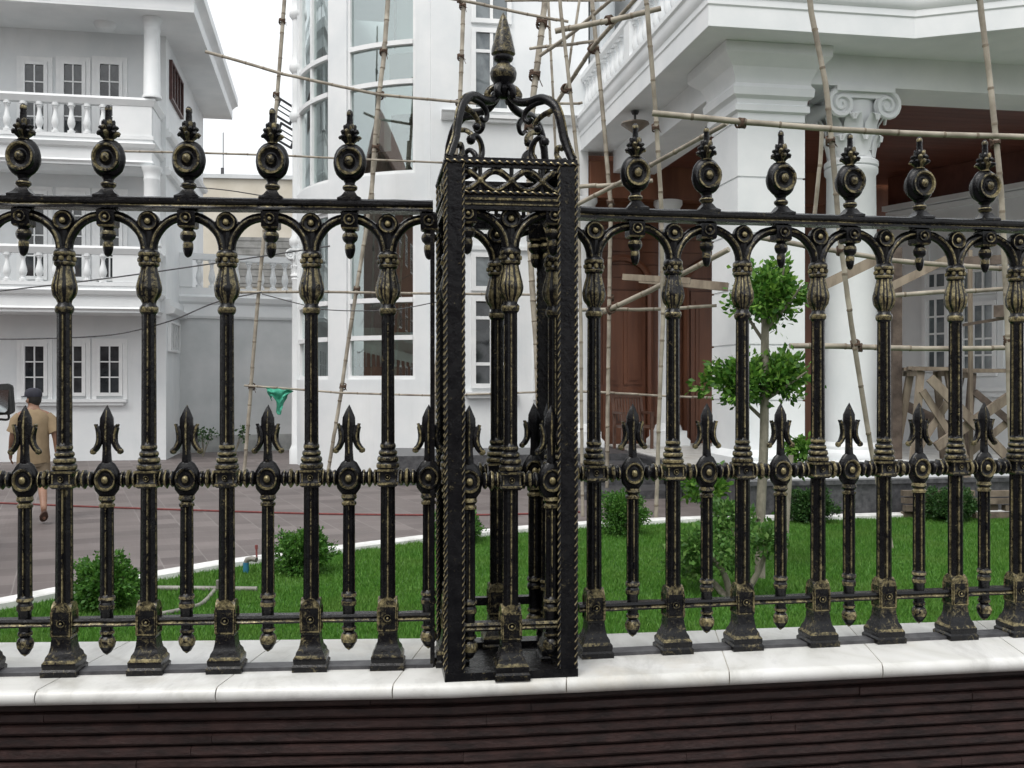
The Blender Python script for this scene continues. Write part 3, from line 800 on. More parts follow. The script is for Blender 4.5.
def band(mb, path, prof, closed=False, mi=0):
    """moulding: profile (out, z) swept along a plan path, out = to the right of the direction"""
    n = len(path); rings = []
    for i in range(n):
        p = Vector(path[i])
        a = (p - Vector(path[i - 1])).normalized() if (i > 0 or closed) else None
        b = (Vector(path[(i + 1) % n]) - p).normalized() if (i < n - 1 or closed) else None
        a = a or b; b = b or a
        na = Vector((a.y, -a.x)); nb = Vector((b.y, -b.x)); m = na + nb; m = m / m.dot(na) if m.length > 1e-6 else na
        rings.append([(p.x + m.x * o, p.y + m.y * o, z) for o, z in prof])
    if closed: rings.append(rings[0])
    mb.loft(rings, mi, caps=not closed)

# ================================================================ neighbouring house (left)
def neighbour():
    ta = math.radians(10.5)
    O = Vector((-7.785, 22.5)); U = Vector((math.cos(ta), math.sin(ta))); Vv = Vector((-math.sin(ta), math.cos(ta)))
    root = empty('neighbour_house', 'white three storey house with two balustraded balconies at the left', 'house', (O.x, O.y, 0), ta)
    def au(px, v):
        k = (px - 512) / FPX; q = O + Vv * v
        return (k * q.y - q.x) / (U.x - k * U.y)
    def az(px, py, v):
        q = O + U * au(px, v) + Vv * v
        return EYE - (py - HOR) / FPX * q.y
    W = 11.0; D = 6.9
    mb = MB(); mb.box((-W, 0, -.1), (0, D, 9.55)); mb.build('wall', [WALL], root, 0)
    bv = -1.15
    # string courses on the side wall, plinth
    mb = MB()
    for z in (6.40, 7.25):
        band(mb, [(.0, -.02), (.0, D)], [(-.01, z), (.10, z + .02), (.14, z + .10), (.06, z + .14), (.06, z + .20), (-.01, z + .2)])
    band(mb, [(.0, -.02), (.0, D)], [(-.01, 3.28), (.16, 3.30), (.22, 3.42), (.1, 3.48), (.1, 3.62), (-.01, 3.62)])
    mb.build('string_course', [WHITE], root, 25)
    # roof slab with overhang
    oh = .96
    mb = MB(); zr = 9.52
    poly = [(-W - .5, -1.65), (oh - .15, -1.65), (oh - .15, D + .2), (-W - .5, D + .2)]
    mb.prism(poly, zr, zr + .30)
    path = [(-W - .5, -1.65), (oh - .15, -1.65), (oh - .15, D + .2)]
    band(mb, path, [(-.05, zr + .05), (.003, zr + .05), (.003, zr + .28), (.08, zr + .36), (.16, zr + .40), (.16, zr + .62), (-.05, zr + .62)])
    mb.box((-W - .4, -1.5, zr + .3), (oh - .3, D, zr + .6))
    rf = mb.build('roof', [WHITE], root, 25)
    # roof parapet with balusters
    mb = MB(); band(mb, [(-W, -1.35), (oh - .45, -1.35), (oh - .45, D)], [(-.10, zr + 1.15), (.10, zr + 1.15), (.10, zr + 1.27), (-.10, zr + 1.27)])
    mb.build('parapet_rail', [WHITE], rf, 0)
    b0 = None
    for i in range(16):
        loc = (oh - .45, -1.2 + i * .48, zr + .6)
        if b0 is None: b0 = baluster_mesh(.55).build('baluster', [WHITE], rf, 40, loc)
        else: dup(b0, rf, loc)
    # balconies
    for zt, zf, nm in ((7.78, 6.34, 'upper balcony'), (4.62, 3.22, 'lower balcony')):
        x1 = -.14
        mb = MB()
        path = [(-W, bv), (x1, bv), (x1, .02)]
        mb.box((-W, bv + .05, zf), (x1 - .05, 0, zf + .18))
        band(mb, path, [(-.08, zf), (.02, zf), (.02, zf + .04), (.07, zf + .08), (.03, zf + .12), (.03, zf + .34), (.09, zf + .38), (.13, zf + .46), (.05, zf + .50), (.05, zf + .56), (-.08, zf + .56)])
        bal = mb.build('balcony', [WHITE], root, 25)
        mb = MB()
        band(mb, path, [(-.09, zt - .17), (.06, zt - .17), (.09, zt - .11), (.12, zt - .05), (.10, zt), (-.09, zt)])
        band(mb, path, [(-.09, zf + .56), (.07, zf + .56), (.07, zf + .64), (-.09, zf + .64)])
        # solid end piers
        xs = au(113, bv)
        mb.box((xs, bv - .05, zf + .645), (x1 + .03, bv + .06, zt - .172)); mb.box((x1 - .06, bv + .065, zf + .645), (x1 + .04, .0, zt - .172))
        mb.box((-W, bv - .05, zf + .645), (-W + .5, bv + .06, zt - .172))
        rail = mb.build('balustrade', [WHITE], bal, 25)
        b0 = None; xx = xs - .20; hb = zt - .17 - (zf + .64)
        while xx > au(-60, bv):
            if b0 is None: b0 = baluster_mesh(hb, 1.05).build('baluster', [WHITE], bal, 40, (xx, bv, zf + .64))
            else: dup(b0, bal, (xx, bv, zf + .64))
            xx -= .315
    # round column between the balconies and up to the roof
    cu = au(152, bv + .02)
    for z0, z1 in ((7.80, 9.52), (4.64, 6.33)):
        mb = MB(); mb.lathe([(.20, z0), (.20, z0 + .05), (.175, z0 + .08), (.165, z1 - .3), (.172, z1 - .28), (.172, z1 - .24), (.165, z1 - .22), (.18, z1 - .10), (.21, z1 - .04), (.21, z1 + .01)], 24, 0, (cu, bv + .02, 0))
        mb.build('column', [WHITE], root, 40)
    # windows
    for (a, b) in ((22, 48), (61, 86), (97, 123)):
        u0, u1 = au(a, 0), au(b, 0)
        window(root, u0, u1, az(a, 137, 0), az(a, 61, 0), 2, 4, pane=PANE, trim=.10, fw=.075, bar=.014)
        window(root, u0, u1, 4.0, 5.95, 2, 4, pane=PANE, trim=.10, fw=.075, bar=.014)
        w = window(root, u0, u1, az(a, 396, 0), az(a, 343, 0), 2, 3, pane=PANE, trim=.10, fw=.075, bar=.014)
    mb = MB(); ua, ub = au(14, 0), au(127, 0); zs = az(60, 400, 0)
    mb.box((ua, -.14, zs - .05), (ub, .01, zs + .02)); mb.box((ua + .06, -.10, zs - .12), (ub - .06, .01, zs - .053)); mb.build('sill', [WHITE], root, 0)
    # side wall: dark slit window, louvre
    Ms = Matrix.Translation((0, 0, 0)) @ Matrix.Rotation(PI / 2, 4, 'Z')   # local x runs along the side wall, -y outwards (+u)
    window(root, .45, 2.3, 8.25, 9.15, 4, 1, M=Ms, pane=PANED, fmat=simple('red_frame', (.05, .02, .018), (.09, .035, .03), 8, .5), fw=.05)
    lv = window(root, .25, 1.75, 2.45, 3.15, 4, 1, M=Ms, pane=PANEG, fw=.05, name='louvre_window')
    # small ceiling rose lamps under the roof
    mb = MB(); mb.lathe([(.0, -.14), (.16, -.13), (.22, -.06), (.24, 0), (.0, 0)], 16, 0, (au(105, -.6), -.6, 9.52)); mb.build('ceiling_boss', [WHITE], root)
    return root
neighbour()

def annex():
    A = P(176, 455, 24.6); B = P(345, 455, 26.2); d = (B - A).xy; ang = math.atan2(d.y, d.x); L = d.length
    root = empty('annex', 'low grey walled annex with white balustraded terrace between the houses', 'annex', (A.x, A.y, 0), ang)
    zc = 3.33
    MB().box((-1.2, 0, -.1), (L, 3.0, zc + .5)).build('wall', [GREYW], root, 0)
    MB().box((-1.2, -.012, -.1), (L, -.002, .42)).build('plinth', [simple('darker_render', (.26, .27, .265), (.40, .41, .40), 2.5, .9, .3)], root, 0)  # thin strip at the wall foot, darker grey than the wall
    mb = MB(); band(mb, [(-1.2, 0), (L, 0)], [(-.05, zc), (.05, zc), (.08, zc + .06), (.08, zc + .34), (.15, zc + .40), (.2, zc + .52), (.1, zc + .58), (.1, zc + .70), (-.05, zc + .7)])
    mb.build('cornice', [WHITE], root, 25)
    mb = MB(); mb.box((-1.2, -.10, zc + 1.45), (L, .12, zc + 1.60)); mb.box((-1.2, -.08, zc + .702), (L, .1, zc + .76))
    mb.box((.05, -.11, zc + .763), (.38, .13, zc + 1.447)); mb.build('terrace_rail', [WHITE], root, 0)
    b0 = None; x = .55
    while x < L - .1:
        if b0 is None: b0 = baluster_mesh(.69, 1.1).build('baluster', [WHITE], root, 40, (x, 0, zc + .76))
        else: dup(b0, root, (x, 0, zc + .76))
        x += .30
    # beige building behind
    A = P(150, 455, 40); root = empty('far_building', 'beige flat roofed building with grey roller shutter behind the annex terrace', 'building', (A.x, A.y, 0), math.radians(6))
    zt = 9.95
    MB().box((0, 0, -.1), (9.5, 8, zt)).build('wall', [BEIGE], root, 0)
    mb = MB(); mb.box((-.1, -.12, zt), (9.6, 8.1, zt + .16)); mb.build('roof_edge', [GREYW], root, 0)
    mb = MB(); n = 14; z0, z1 = 5.6, 7.6
    u0 = 3.0; 
    for i in range(n): mb.box((u0, -.05 - .02 * (i % 2), z0 + (z1 - z0) * i / n), (u0 + 3.4, .0, z0 + (z1 - z0) * (i + .96) / n))
    mb.build('roller_shutter', [CORRUG], root, 0)
    mb = MB(); mb.tube([(2.75, .6, zt + .1), (2.75, .6, zt + 2.0)], .02, 6); mb.tube([(2.72, .6, zt + .1), (2.72, .6, zt + .55)], .07, 8); mb.build('antenna', [FRAMED], root)
annex()

# ================================================================ main house
def column_capital(mb, c, r, z0, hgt):
    """Ionic-over-acanthus capital: leaf bell, volutes, abacus; z0..z0+hgt, axis at c, front to -y"""
    x, y = c
    mb.lathe([(r, z0), (r * 1.12, z0 + .02 * hgt), (r * 1.12, z0 + .08 * hgt), (r * .95, z0 + .12 * hgt), (r * .92, z0 + .55 * hgt), (r * 1.0, z0 + .72 * hgt), (r * 1.0, z0 + .9 * hgt)], 24, 0, (x, y, 0))
    for row, (zb, zt, out, n) in enumerate(((.12, .40, 1.30, 8), (.2, .66, 1.42, 8))):
        for k in range(n):
            a = 2 * PI * (k + .5 * row) / n; d = Vector((math.cos(a), math.sin(a), 0)); sd = Vector((-d.y, d.x, 0)); o = Vector((x, y, 0))
            zz = lambda t: z0 + t * hgt
            prof = [(.97, zb, .20), (1.00, zb + (zt - zb) * .4, .36), (1.08, zb + (zt - zb) * .75, .38), (out * .93, zt, .30), (out, zt - .02, .20), (out * .98, zt - .09, .08)]
            L = [o + d * (r * q) + Vector((0, 0, zz(t))) for q, t, w in prof]
            rings = []
            for (q, t, w), p in zip(prof, L):
                rings.append([p - sd * (w * r) - d * .03 * r, p - sd * (w * r * .4) + d * .03 * r, p, p + sd * (w * r * .4) + d * .03 * r, p + sd * (w * r) - d * .03 * r, p - d * .10 * r])
            mb.loft(rings)
    for sx in (-1, 1):
        for sy in (-1, 1):
            cx = x + sx * r * 1.02; cz = z0 + .77 * hgt; R = .17 * hgt + .06 * r
            pts = []
            for i in range(30):
                t = i / 29; a = PI / 2 + sx * -1 * 0 + t * 2 * PI * 1.9; rr = R * (1 - .86 * t)
                pts.append((cx + sx * rr * math.sin(t * 2 * PI * 1.9), y + sy * r * 1.12, cz + rr * math.cos(t * 2 * PI * 1.9)))
            mb.tube(pts, [R * .22 * (1 - .5 * i / 29) for i in range(30)], 6)
        mb.M = Matrix.Translation((x + sx * r * 1.02, y, z0 + .77 * hgt)) @ RX
        R = .17 * hgt + .06 * r
        mb.lathe([(0, -r * 1.1), (R * .92, -r * 1.08), (R * .6, -r * .5), (R * .5, 0), (R * .6, r * .5), (R * .92, r * 1.08), (0, r * 1.1)], 16); mb.M = Matrix.Identity(4)
    mb.box((x - r * 1.08, y - r * 1.1, z0 + .86 * hgt), (x + r * 1.08, y + r * 1.1, z0 + .93 * hgt)); mb.box((x - r * 1.3, y - r * 1.3, z0 + .93 * hgt), (x + r * 1.3, y + r * 1.3, z0 + hgt))

def main_house():
    root = empty('main_house', 'white mansion with round glazed stair tower and deep columned porch', 'house', (HO.x, HO.y, 0), th)
    TC = hloc((-1.24, 22.45)); TR = 3.53
    FV = -.335
    uL = hu(436, FV)
    # plain facade wall between tower and porch
    ZT = 12.0
    MB().box((uL - .1, FV, -.1), (.15, .35, ZT)).build('wall', [WALL], root, 0)
    # the tower: angles measured from its axis, -y is front
    def tp(a, R=TR): return (TC[0] + R * math.sin(a), TC[1] - R * math.cos(a))
    def ang_of(px, R=TR):                        # angle of the tower surface seen at this pixel (visible side)
        best = None
        for i in range(-900, 400):
            a = i / 900 * PI; q = tp(a, R); w = HW(*q); 
            if (w.xy - Vector((0, 0))).length > 22.6: continue
            p = 512 + 1000 * w.x / w.y
            if best is None or abs(p - px) < best[0]: best = (abs(p - px), a)
        return best[1]
    a0 = ang_of(297.5); g1 = ang_of(328); g2 = ang_of(346); g3 = ang_of(415); 
    a_end = ang_of(437)
    def arc(aa, ab, n, R): return [tp(aa + (ab - aa) * i / n, R) for i in range(n + 1)]
    def shell(mb, aa, ab, z0, z1, Ro=TR, Ri=TR - .22, n=None, mi=0):
        n = n or max(2, int(abs(ab - aa) / .05)); o = arc(aa, ab, n, Ro); i_ = arc(aa, ab, n, Ri)
        mb.loft([[(*p, z0), (*p, z1), (*q, z1), (*q, z0)] for p, q in zip(o, i_)], mi)
    aL = a0 - .02
    bands = [(-.1, 1.80), (5.12, 5.72), (10.3, ZT)]
    mb = MB()
    for z0, z1 in bands: shell(mb, aL - .75, a_end + .03, z0, z1)
    for (aa, ab) in ((g1, g2), (g3, a_end + .03), (aL - .75, aL)):
        for z0, z1 in ((1.80, 5.12), (5.72, 10.3)): shell(mb, aa, ab, z0 + .0, z1 - .0, TR - .003)
    shell(mb, aL - 4.0, aL - .75, -.1, ZT)
    mb.build('tower_wall', [WALL], root, 40)
    # mouldings at the tower's left edge and a slim engaged column with capital
    q = tp(aL - .04, TR - .0)
    mb = MB(); mb.lathe([(.15, 0), (.15, .3), (.12, .36), (.10, .42), (.09, 3.9), (.11, 3.95), (.09, 4.0)], 16, 0, (q[0], q[1], 0)); column_capital(mb, q, .11, 4.0, .6)
    mb.lathe([(.085, 4.6), (.085, ZT)], 16, 0, (q[0], q[1], 0))
    for z in (4.62, 7.3, 8.35, 9.5):
        mb.lathe([(.09, z), (.15, z + .08), (.15, z + .18), (.10, z + .26), (.10, z + .4)], 16, 0, (q[0], q[1], 0))
    mb.build('engaged_column', [WHITE], root, 40)
    # the two glazed bays of each storey, curved
    for z0, z1, tr in ((1.80, 5.12, (2.60, 3.32)), (5.72, 10.3, (7.48, 8.23))):
        for aa, ab, mull in ((aL, g1, (.55,)), (g2, g3, ())):
            mb = MB(); f = .035
            da = .06 / TR
            shell(mb, aa, aa + da, z0, z1, TR - .05, TR - .15); shell(mb, ab - da, ab, z0, z1, TR - .05, TR - .15)
            for z in (z0 + .035, z1 - .035): shell(mb, aa + da, ab - da, z - .035, z + .035, TR - .052, TR - .148)
            for z in tr: shell(mb, aa + da, ab - da, z - .045, z + .045, TR - .02, TR - .145)
            for t in mull:
                am = aa + (ab - aa) * t; shell(mb, am - .012, am + .012, z0 + .07, z1 - .07, TR - .046, TR - .15)
            w = mb.build('tower_window', [FRAMEW], root, 40)
            mb = MB(); n = 16; o = arc(aa + .01, ab - .01, n, TR - .10); i_ = arc(aa + .01, ab - .01, n, TR - .106)
            mb.loft([[(*p, z0 + .03), (*p, z1 - .03), (*q, z1 - .03), (*q, z0 + .03)] for p, q in zip(o, i_)])
            mb.build('pane', [GLASS], w, 60)
    # inside the tower: pale back wall, floors, stair, brown panels, curtains and brown sheets for mirrored brick
    mb = MB()
    shell(mb, -1.5, 1.5, .0, ZT, TR - 1.9, TR - 1.95); 
    mb.build('inner_wall', [simple('inner_wall_paint', (.66, .71, .70), (.78, .82, .81), .5, .8, 0)], root, 40)
    mb = MB(); poly = arc(-2.4, 2.4, 30, TR - .25)
    for z in (-.05, 10.6): mb.prism([(p[0], p[1]) for p in poly], z, z + .25)
    mb.prism([(p[0], p[1]) for p in arc(-1.2, .1, 14, TR - .3)] + [(p[0], p[1]) for p in reversed(arc(-1.2, .1, 14, TR - 1.85))], 5.0, 5.2)
    mb.build('inner_floor', [GREYW], root, 0)
    # stair flights climbing round the tower
    mb = MB(); n = 44
    for k, (z0, z1, A0, A1) in enumerate(((2.9, 1.2, -1.15, .75), (6.2, 4.2, -1.2, .6))):
        rings = []
        for i in range(n + 1):
            t = i / n; a = A0 + (A1 - A0) * t; z = z0 + (z1 - z0) * t; z = round(z / .17) * .17
            o = tp(a, TR - .75); i2 = tp(a, TR - 1.85); zz = z0 + (z1 - z0) * t
            rings.append([(*o, zz - .35), (*o, z), (*i2, z), (*i2, zz - .35)])
        mb.loft(rings)
    nst = 24; rings = []
    for i in range(nst + 1):
        t = i / nst; a = ang_of(340, TR - .35) + (ang_of(424, TR - .35) - ang_of(340, TR - .35)) * t; zz = 2.66 - .42 * t; o = tp(a, TR - .33); i2 = tp(a, TR - .42)
        rings.append([(*o, zz - .17), (*o, zz), (*i2, zz), (*i2, zz - .17)])
    mb.loft(rings)
    mb.build('stair', [simple('stair_paint', (.60, .63, .61), (.70, .72, .70), 2, .6, 0)], root, 30)
    mb = MB(); A_ = lambda px: ang_of(px, TR - .47)
    for aa, ab, z0, z1 in ((A_(391), A_(430), 2.72, 5.1), (A_(340), A_(430), 1.75, 2.05)): shell(mb, aa, ab, z0, z1, TR - .45, TR - .5)
    for px in range(346, 418, 5): shell(mb, A_(px), A_(px + 2.2), 2.05, 2.42 - (px - 346) * .002, TR - .5, TR - .53)
    mb.build('inner_panel', [WOODR], root, 40)
    mb = MB()
    for aa, ab, z0, z1 in ((A_(389), A_(430), 5.75, 7.0), (A_(362), A_(391), 5.75, 6.3), (A_(387), A_(430), 7.55, 8.2), (A_(392), A_(394), 8.3, 10.2), (A_(312), A_(317), 5.75, 10.2)): shell(mb, aa, ab, z0, z1, TR - .55, TR - .58)  # sheets colour in mirrored brick and dark patches; only the last strip is curtains
    mb.build('curtain_and_reflection', [simple('brown_curtain_and_reflection', (.055, .045, .04), (.13, .10, .085), 4, .8, .5, .02, stretch=(6, 6, .3))], root, 40)
    # small dark awning sashes beyond the tower's left edge
    for (px, py) in ((285, 112), (286, 136)):
        c = P(px, py, 24.5); l = hloc((c.x, c.y)); mb = MB()
        mb.M = Matrix.Translation((l[0], l[1], c.z)) @ Matrix.Rotation(.35, 4, 'Y') @ Matrix.Rotation(.75, 4, 'Z')
        for z in (-.22, .19): mb.box((-.28, -.02, z), (.28, .02, z + .05))
        for x in (-.28, .23): mb.box((x, -.02, -.17), (x + .05, .02, .19))
        for z in (-.06, .06): mb.box((-.23, -.01, z), (.23, .01, z + .03))
        mb.build('awning_sash', [FRAMED], root, 0)
    # facade windows
    u0, u1 = hu(471, FV), hu(511, FV)
    z = lambda py: hz(486, py, FV)
    Mf = Matrix.Translation((0, FV, 0))
    window(root, u0, u1, z(113), z(29), 2, 1, rowz=[z(97), z(52)], pane=PANEG, fw=.085, bar=.03, sill=True, M=Mf)
    window(root, u0, u1, z(24), z(-50), 2, 2, pane=PANEG, fw=.085, M=Mf)
    window(root, u0, u1, z(291), z(253), 2, 1, pane=PANEG, fw=.085, M=Mf)
    window(root, u0, u1, z(388), z(297), 2, 1, rowz=[z(364), z(318)], pane=PANE, fw=.085, bar=.03, sill=True, M=Mf)
    mb = MB(); mb.M = Mf; ua, ub = hu(455, FV), hu(537, FV)
    mb.box((ua, -.06, z(400)), (ua + .08, .01, z(246))); mb.box((ub - .08, -.06, z(400)), (ub, .01, z(246))); mb.box((ua + .083, -.06, z(250)), (ub - .083, .01, z(246)))
    mb.build('window_surround', [WHITE], root, 0)
    # string courses
    mb = MB()
    for py, hgt in ((122, .16), (197, .26)):
        zz = z(py); band(mb, [(hu(441, FV), FV), (-.02, FV)], [(-.01, zz), (.05, zz), (.10, zz + hgt * .4), (.12, zz + hgt * .75), (.16, zz + hgt), (-.01, zz + hgt)])
    mb.build('string_course', [WHITE], root, 25)
    # ---------------- porch
    FZ = .5
    mb = MB()                              # floor on a dark plinth
    poly = [(.55, -7.22), (2.9, -7.22), (4.4, -7.22), (9.6, -7.22), (9.6, .6), (.55, .6)]
    mb.prism(poly, -.05, FZ - .06); mb.prism([(.52, -7.26), (9.6, -7.26), (9.6, .6), (.52, .6)], FZ - .057, FZ)
    mb.prism([(hu(398, -2.15), -2.15), (.5, -2.15), (.5, -.02), (hu(398, -2.15), -.02)], -.05, FZ - .003)
    for k, v in enumerate((-2.15, -3.0, -3.85)):
        zt = FZ - .125 * (k + 1); mb.prism([(-1.0, v - .85), (.515, v - .85), (.515, v - .004), (-1.0, v - .004)], -.05, zt)
    mb.build('porch_plinth', [GRANITE], root, 0)
    MB().box((.60, -6.6, FZ + .003), (9.55, .1, FZ + .02)).build('porch_floor', [MARBLE], root, 0)  # pale slab added over the granite to bounce light into the porch
    # white face of the floor above the plinth
    mb = MB(); mb.box((.75, -7.10, FZ + .002), (9.6, -6.62, FZ + .20)); mb.build('porch_upstand', [WHITE], root, 0)
    # door wall of red brown boards with doors
    mb = MB(); zt = 5.9; u = .16; v0 = .55; zt = 6.5
    while u < 9.5:
        mb.box((u, v0, FZ), (u + .0 + 9.4, v0 + .1, zt)); break
    zz = FZ
    while zz < zt - .05:
        mb.box((.16, v0 - .03, zz), (5.0, v0 - .002, zz + .245)); zz += .26
    dw = mb.build('door_wall', [WOODR], root, 0)
    for ud in (hu(597, .5), hu(690, .5), hu(735, .5)):
        mb = MB(); y = v0 - .09
        w = 1.0; h = 3.1
        mb.box((ud, y, FZ), (ud + w, y + .05, FZ + h))
        for zA, zB in ((.15, 1.05), (1.2, 2.9)):
            for xa, xb in ((.1, .46), (.54, .9)):
                mb.box((ud + xa, y - .025, FZ + zA), (ud + xb, y - .002, FZ + zB)); mb.box((ud + xa + .07, y - .04, FZ + zA + .08), (ud + xb - .07, y - .027, FZ + zB - .08))
        d = mb.build('door', [WOODR], root, 0)
        mb = MB(); n = 14; pts = [(ud + w / 2 + .62 * math.cos(PI - PI * i / n), y, FZ + h + .05 + .62 * math.sin(PI * i / n)) for i in range(n + 1)]
        mb.tube([(ud - .1, y, FZ)] + [(ud - .1, y, FZ + h)] + pts + [(ud + w + .1, y, FZ + h), (ud + w + .1, y, FZ)], .07, 6)
        mb.build('door_arch', [WOODR], d, 30)
    MB().box((1.75, .66, -.1), (9.6, 8.5, 12.0)).build('rear_block', [WALL], root, 0)
    # slim white columns in front of the doors
    for px in (668, 583):
        uc = hu(px, -.25); r = .20
        mb = MB(); mb.square([(.34, FZ), (.34, FZ + .12), (.29, FZ + .18), (.29, FZ + .3)], 0, (uc, -.25, 0)); mb.lathe([(.28, FZ + .3), (.25, FZ + .4), (r, FZ + .45), (r * .92, 4.9), (r * 1.1, 4.95), (r * 1.1, 5.0), (r * 1.2, 5.16), (r * 1.4, 5.22), (r * 1.4, 5.30)], 24, 0, (uc, -.25, 0))
        mb.build('porch_column', [WHITE], root, 40)
    # beams
    ZB = 5.78; ZS = 6.2
    MB().box((.17, -.42, 5.302), (5.0, -.08, 6.0)).build('lintel', [WOODR], root, 0)
    mb = MB()
    mb.box((.62, -6.45, ZB), (1.45, -.425, ZS + .2))
    mb.box((1.453, -6.45, ZB), (8.55, -5.7, ZS + .2))
    mb.build('porch_beam', [WHITE], root, 0)
    mb = MB(); v = -5.697
    while v < .5:
        mb.box((1.456, v, 5.93), (8.5, min(v + .195, .54), 5.97)); v += .2
    mb.build('porch_ceiling', [WOODC], root, 0)
    # roof slab, fascia mouldings
    mb = MB()
    out = [(-.0, .0), (.0, -7.2), (2.8, -7.2), (4.4, -8.05), (8.6, -8.05)]
    mb.prism(out + [(8.6, .0)], ZS, ZS + .63)
    band(mb, out, [(-.02, ZS + .004), (.004, ZS + .004), (.004, ZS + .26), (.02, ZS + .28), (.02, ZS + .36), (.05, ZS + .40), (.07, ZS + .48), (.07, ZS + .55), (.10, ZS + .58), (.10, ZS + .64), (-.02, ZS + .64)])
    pr = mb.build('porch_roof', [WHITE], root, 25)
    mb = MB(); ins = [(.12, -.02), (.12, -7.05), (2.9, -7.05), (4.5, -7.8), (8.6, -7.8)]
    band(mb, ins, [(-.11, ZS + .642), (.11, ZS + .642), (.11, ZS + .72), (-.11, ZS + .72)])
    band(mb, ins, [(-.12, ZS + 1.32), (.08, ZS + 1.32), (.12, ZS + 1.38), (.12, ZS + 1.47), (-.12, ZS + 1.47)])
    for (x, y) in ((.12, -7.05), (.12, -3.5)): mb.box((x - .12, y - .16, ZS + .722), (x + .12, y + .16, ZS + 1.318))
    mb.build('balustrade', [WHITE], pr, 25)
    b0 = None
    for a, b in zip(ins, ins[1:]):
        a = Vector(a); b = Vector(b); L = (b - a).length; k = int(L / .27)
        for i in range(k):
            p = a.lerp(b, (i + .5) / k)
            if b0 is None: b0 = baluster_mesh(.60, 1.0).build('baluster', [WHITE], pr, 40, (p.x, p.y, ZS + .72))
            else: dup(b0, pr, (p.x, p.y, ZS + .72))
    # the big square pillar
    px0, py0, w = .67, -6.5, .95; c = (px0 + w / 2, py0 + w / 2)
    mb = MB(); h = w / 2; prof = [(h + .08, FZ), (h + .08, FZ + .25), (h + .04, FZ + .30), (h, FZ + .34)]
    zg = [z for z in np.arange(FZ + 1.0, 5.3, .745)]
    for zq in zg: prof += [(h, zq - .014), (h - .022, zq - .010), (h - .022, zq + .010), (h, zq + .014)]
    prof += [(h, 5.34), (h + .05, 5.36), (h + .05, 5.44), (h + .02, 5.46), (h + .03, 5.52), (h + .09, 5.56), (h + .10, 5.66), (h + .06, 5.72), (h + .07, 5.80), (h + .13, 5.92), (h + .24, 6.02), (h + .27, 6.06), (h + .27, 6.197)]
    mb.square(prof, 0, (*c, 0)); mb.build('porch_pillar', [WHITE], root, 20)
    # round column with volute capital
    for uc, vc in ((hu(851, -6.08), -6.08), (hu(851, -6.08) + 3.6, -6.08)):
        r = .355
        mb = MB(); mb.square([(.52, FZ), (.52, FZ + .16)], 0, (uc, vc, 0)); mb.lathe([(.50, FZ + .16), (.52, FZ + .22), (.50, FZ + .28), (.42, FZ + .32), (.42, FZ + .36), (r, FZ + .42), (r, 2.5), (r * .93, 4.62), (r * 1.02, 4.66), (r * 1.02, 4.72), (r * .93, 4.74)], 32, 0, (uc, vc, 0))
        o = mb.build('porch_column', [WHITE], root, 40)
        mb = MB(); column_capital(mb, (uc, vc), r * .92, 4.73, 1.047); mb.build('capital', [WHITE], o, 40)
    # right wing at the back of the porch
    A = Vector(hloc(P(900, 0, 20.2).xy)); B = Vector(hloc(P(1075, 0, 17.2).xy)); d = B - A; ang = math.atan2(d.y, d.x)
    Mw = Matrix.Translation((A.x, A.y, 0)) @ Matrix.Rotation(ang, 4, 'Z')
    L = d.length
    mb = MB(); mb.M = Mw; mb.box((-.3, 0, -.1), (L + .8, .3, 5.35)); mb.build('wing_wall', [WALL], root, 0)
    mb = MB(); mb.M = Mw; mb.box((-.3, .02, 5.353), (L + .8, .28, 5.925)); mb.build('wing_frieze', [WOODC], root, 0)
    def wx(px):
        k = (px - 512) / FPX; Aw = HW(A.x, A.y).xy; Bw = HW(B.x, B.y).xy; dd = (Bw - Aw).normalized()
        return (k * Aw.y - Aw.x) / (dd.x - k * dd.y), Aw, dd
    def wz(px, py): t, Aw, dd = wx(px); return EYE - (py - HOR) / FPX * (Aw + dd * t).y
    for xa, xb, yt, yb, cols, rw in ((924, 950, 297, 372, 2, 4), (962, 998, 303, 376, 3, 4), (924, 950, 272, 292, 2, 1), (962, 998, 270, 296, 3, 1)):
        window(root, wx(xa)[0], wx(xb)[0], wz(xa, yb), wz(xa, yt), cols, rw, M=Mw, pane=PANEG, fw=.075, bar=.018)
    mb = MB(); mb.M = Mw; zc = wz(950, 391); mb.box((.1, -.16, zc), (L, .01, zc + .07)); mb.box((.1, -.10, zc - .1), (L, .01, zc - .003))
    for z in (5.1, 5.22): mb.box((-.3, -.06 - (z - 5.1), z), (L, .01, z + .10))
    for t in (.18, .62): 
        mb.box((L * t - .06, -.05, 2.0), (L * t + .06, .01, 5.0))
    mb.build('wing_moulding', [WHITE], root, 0)
    return root
main_house()
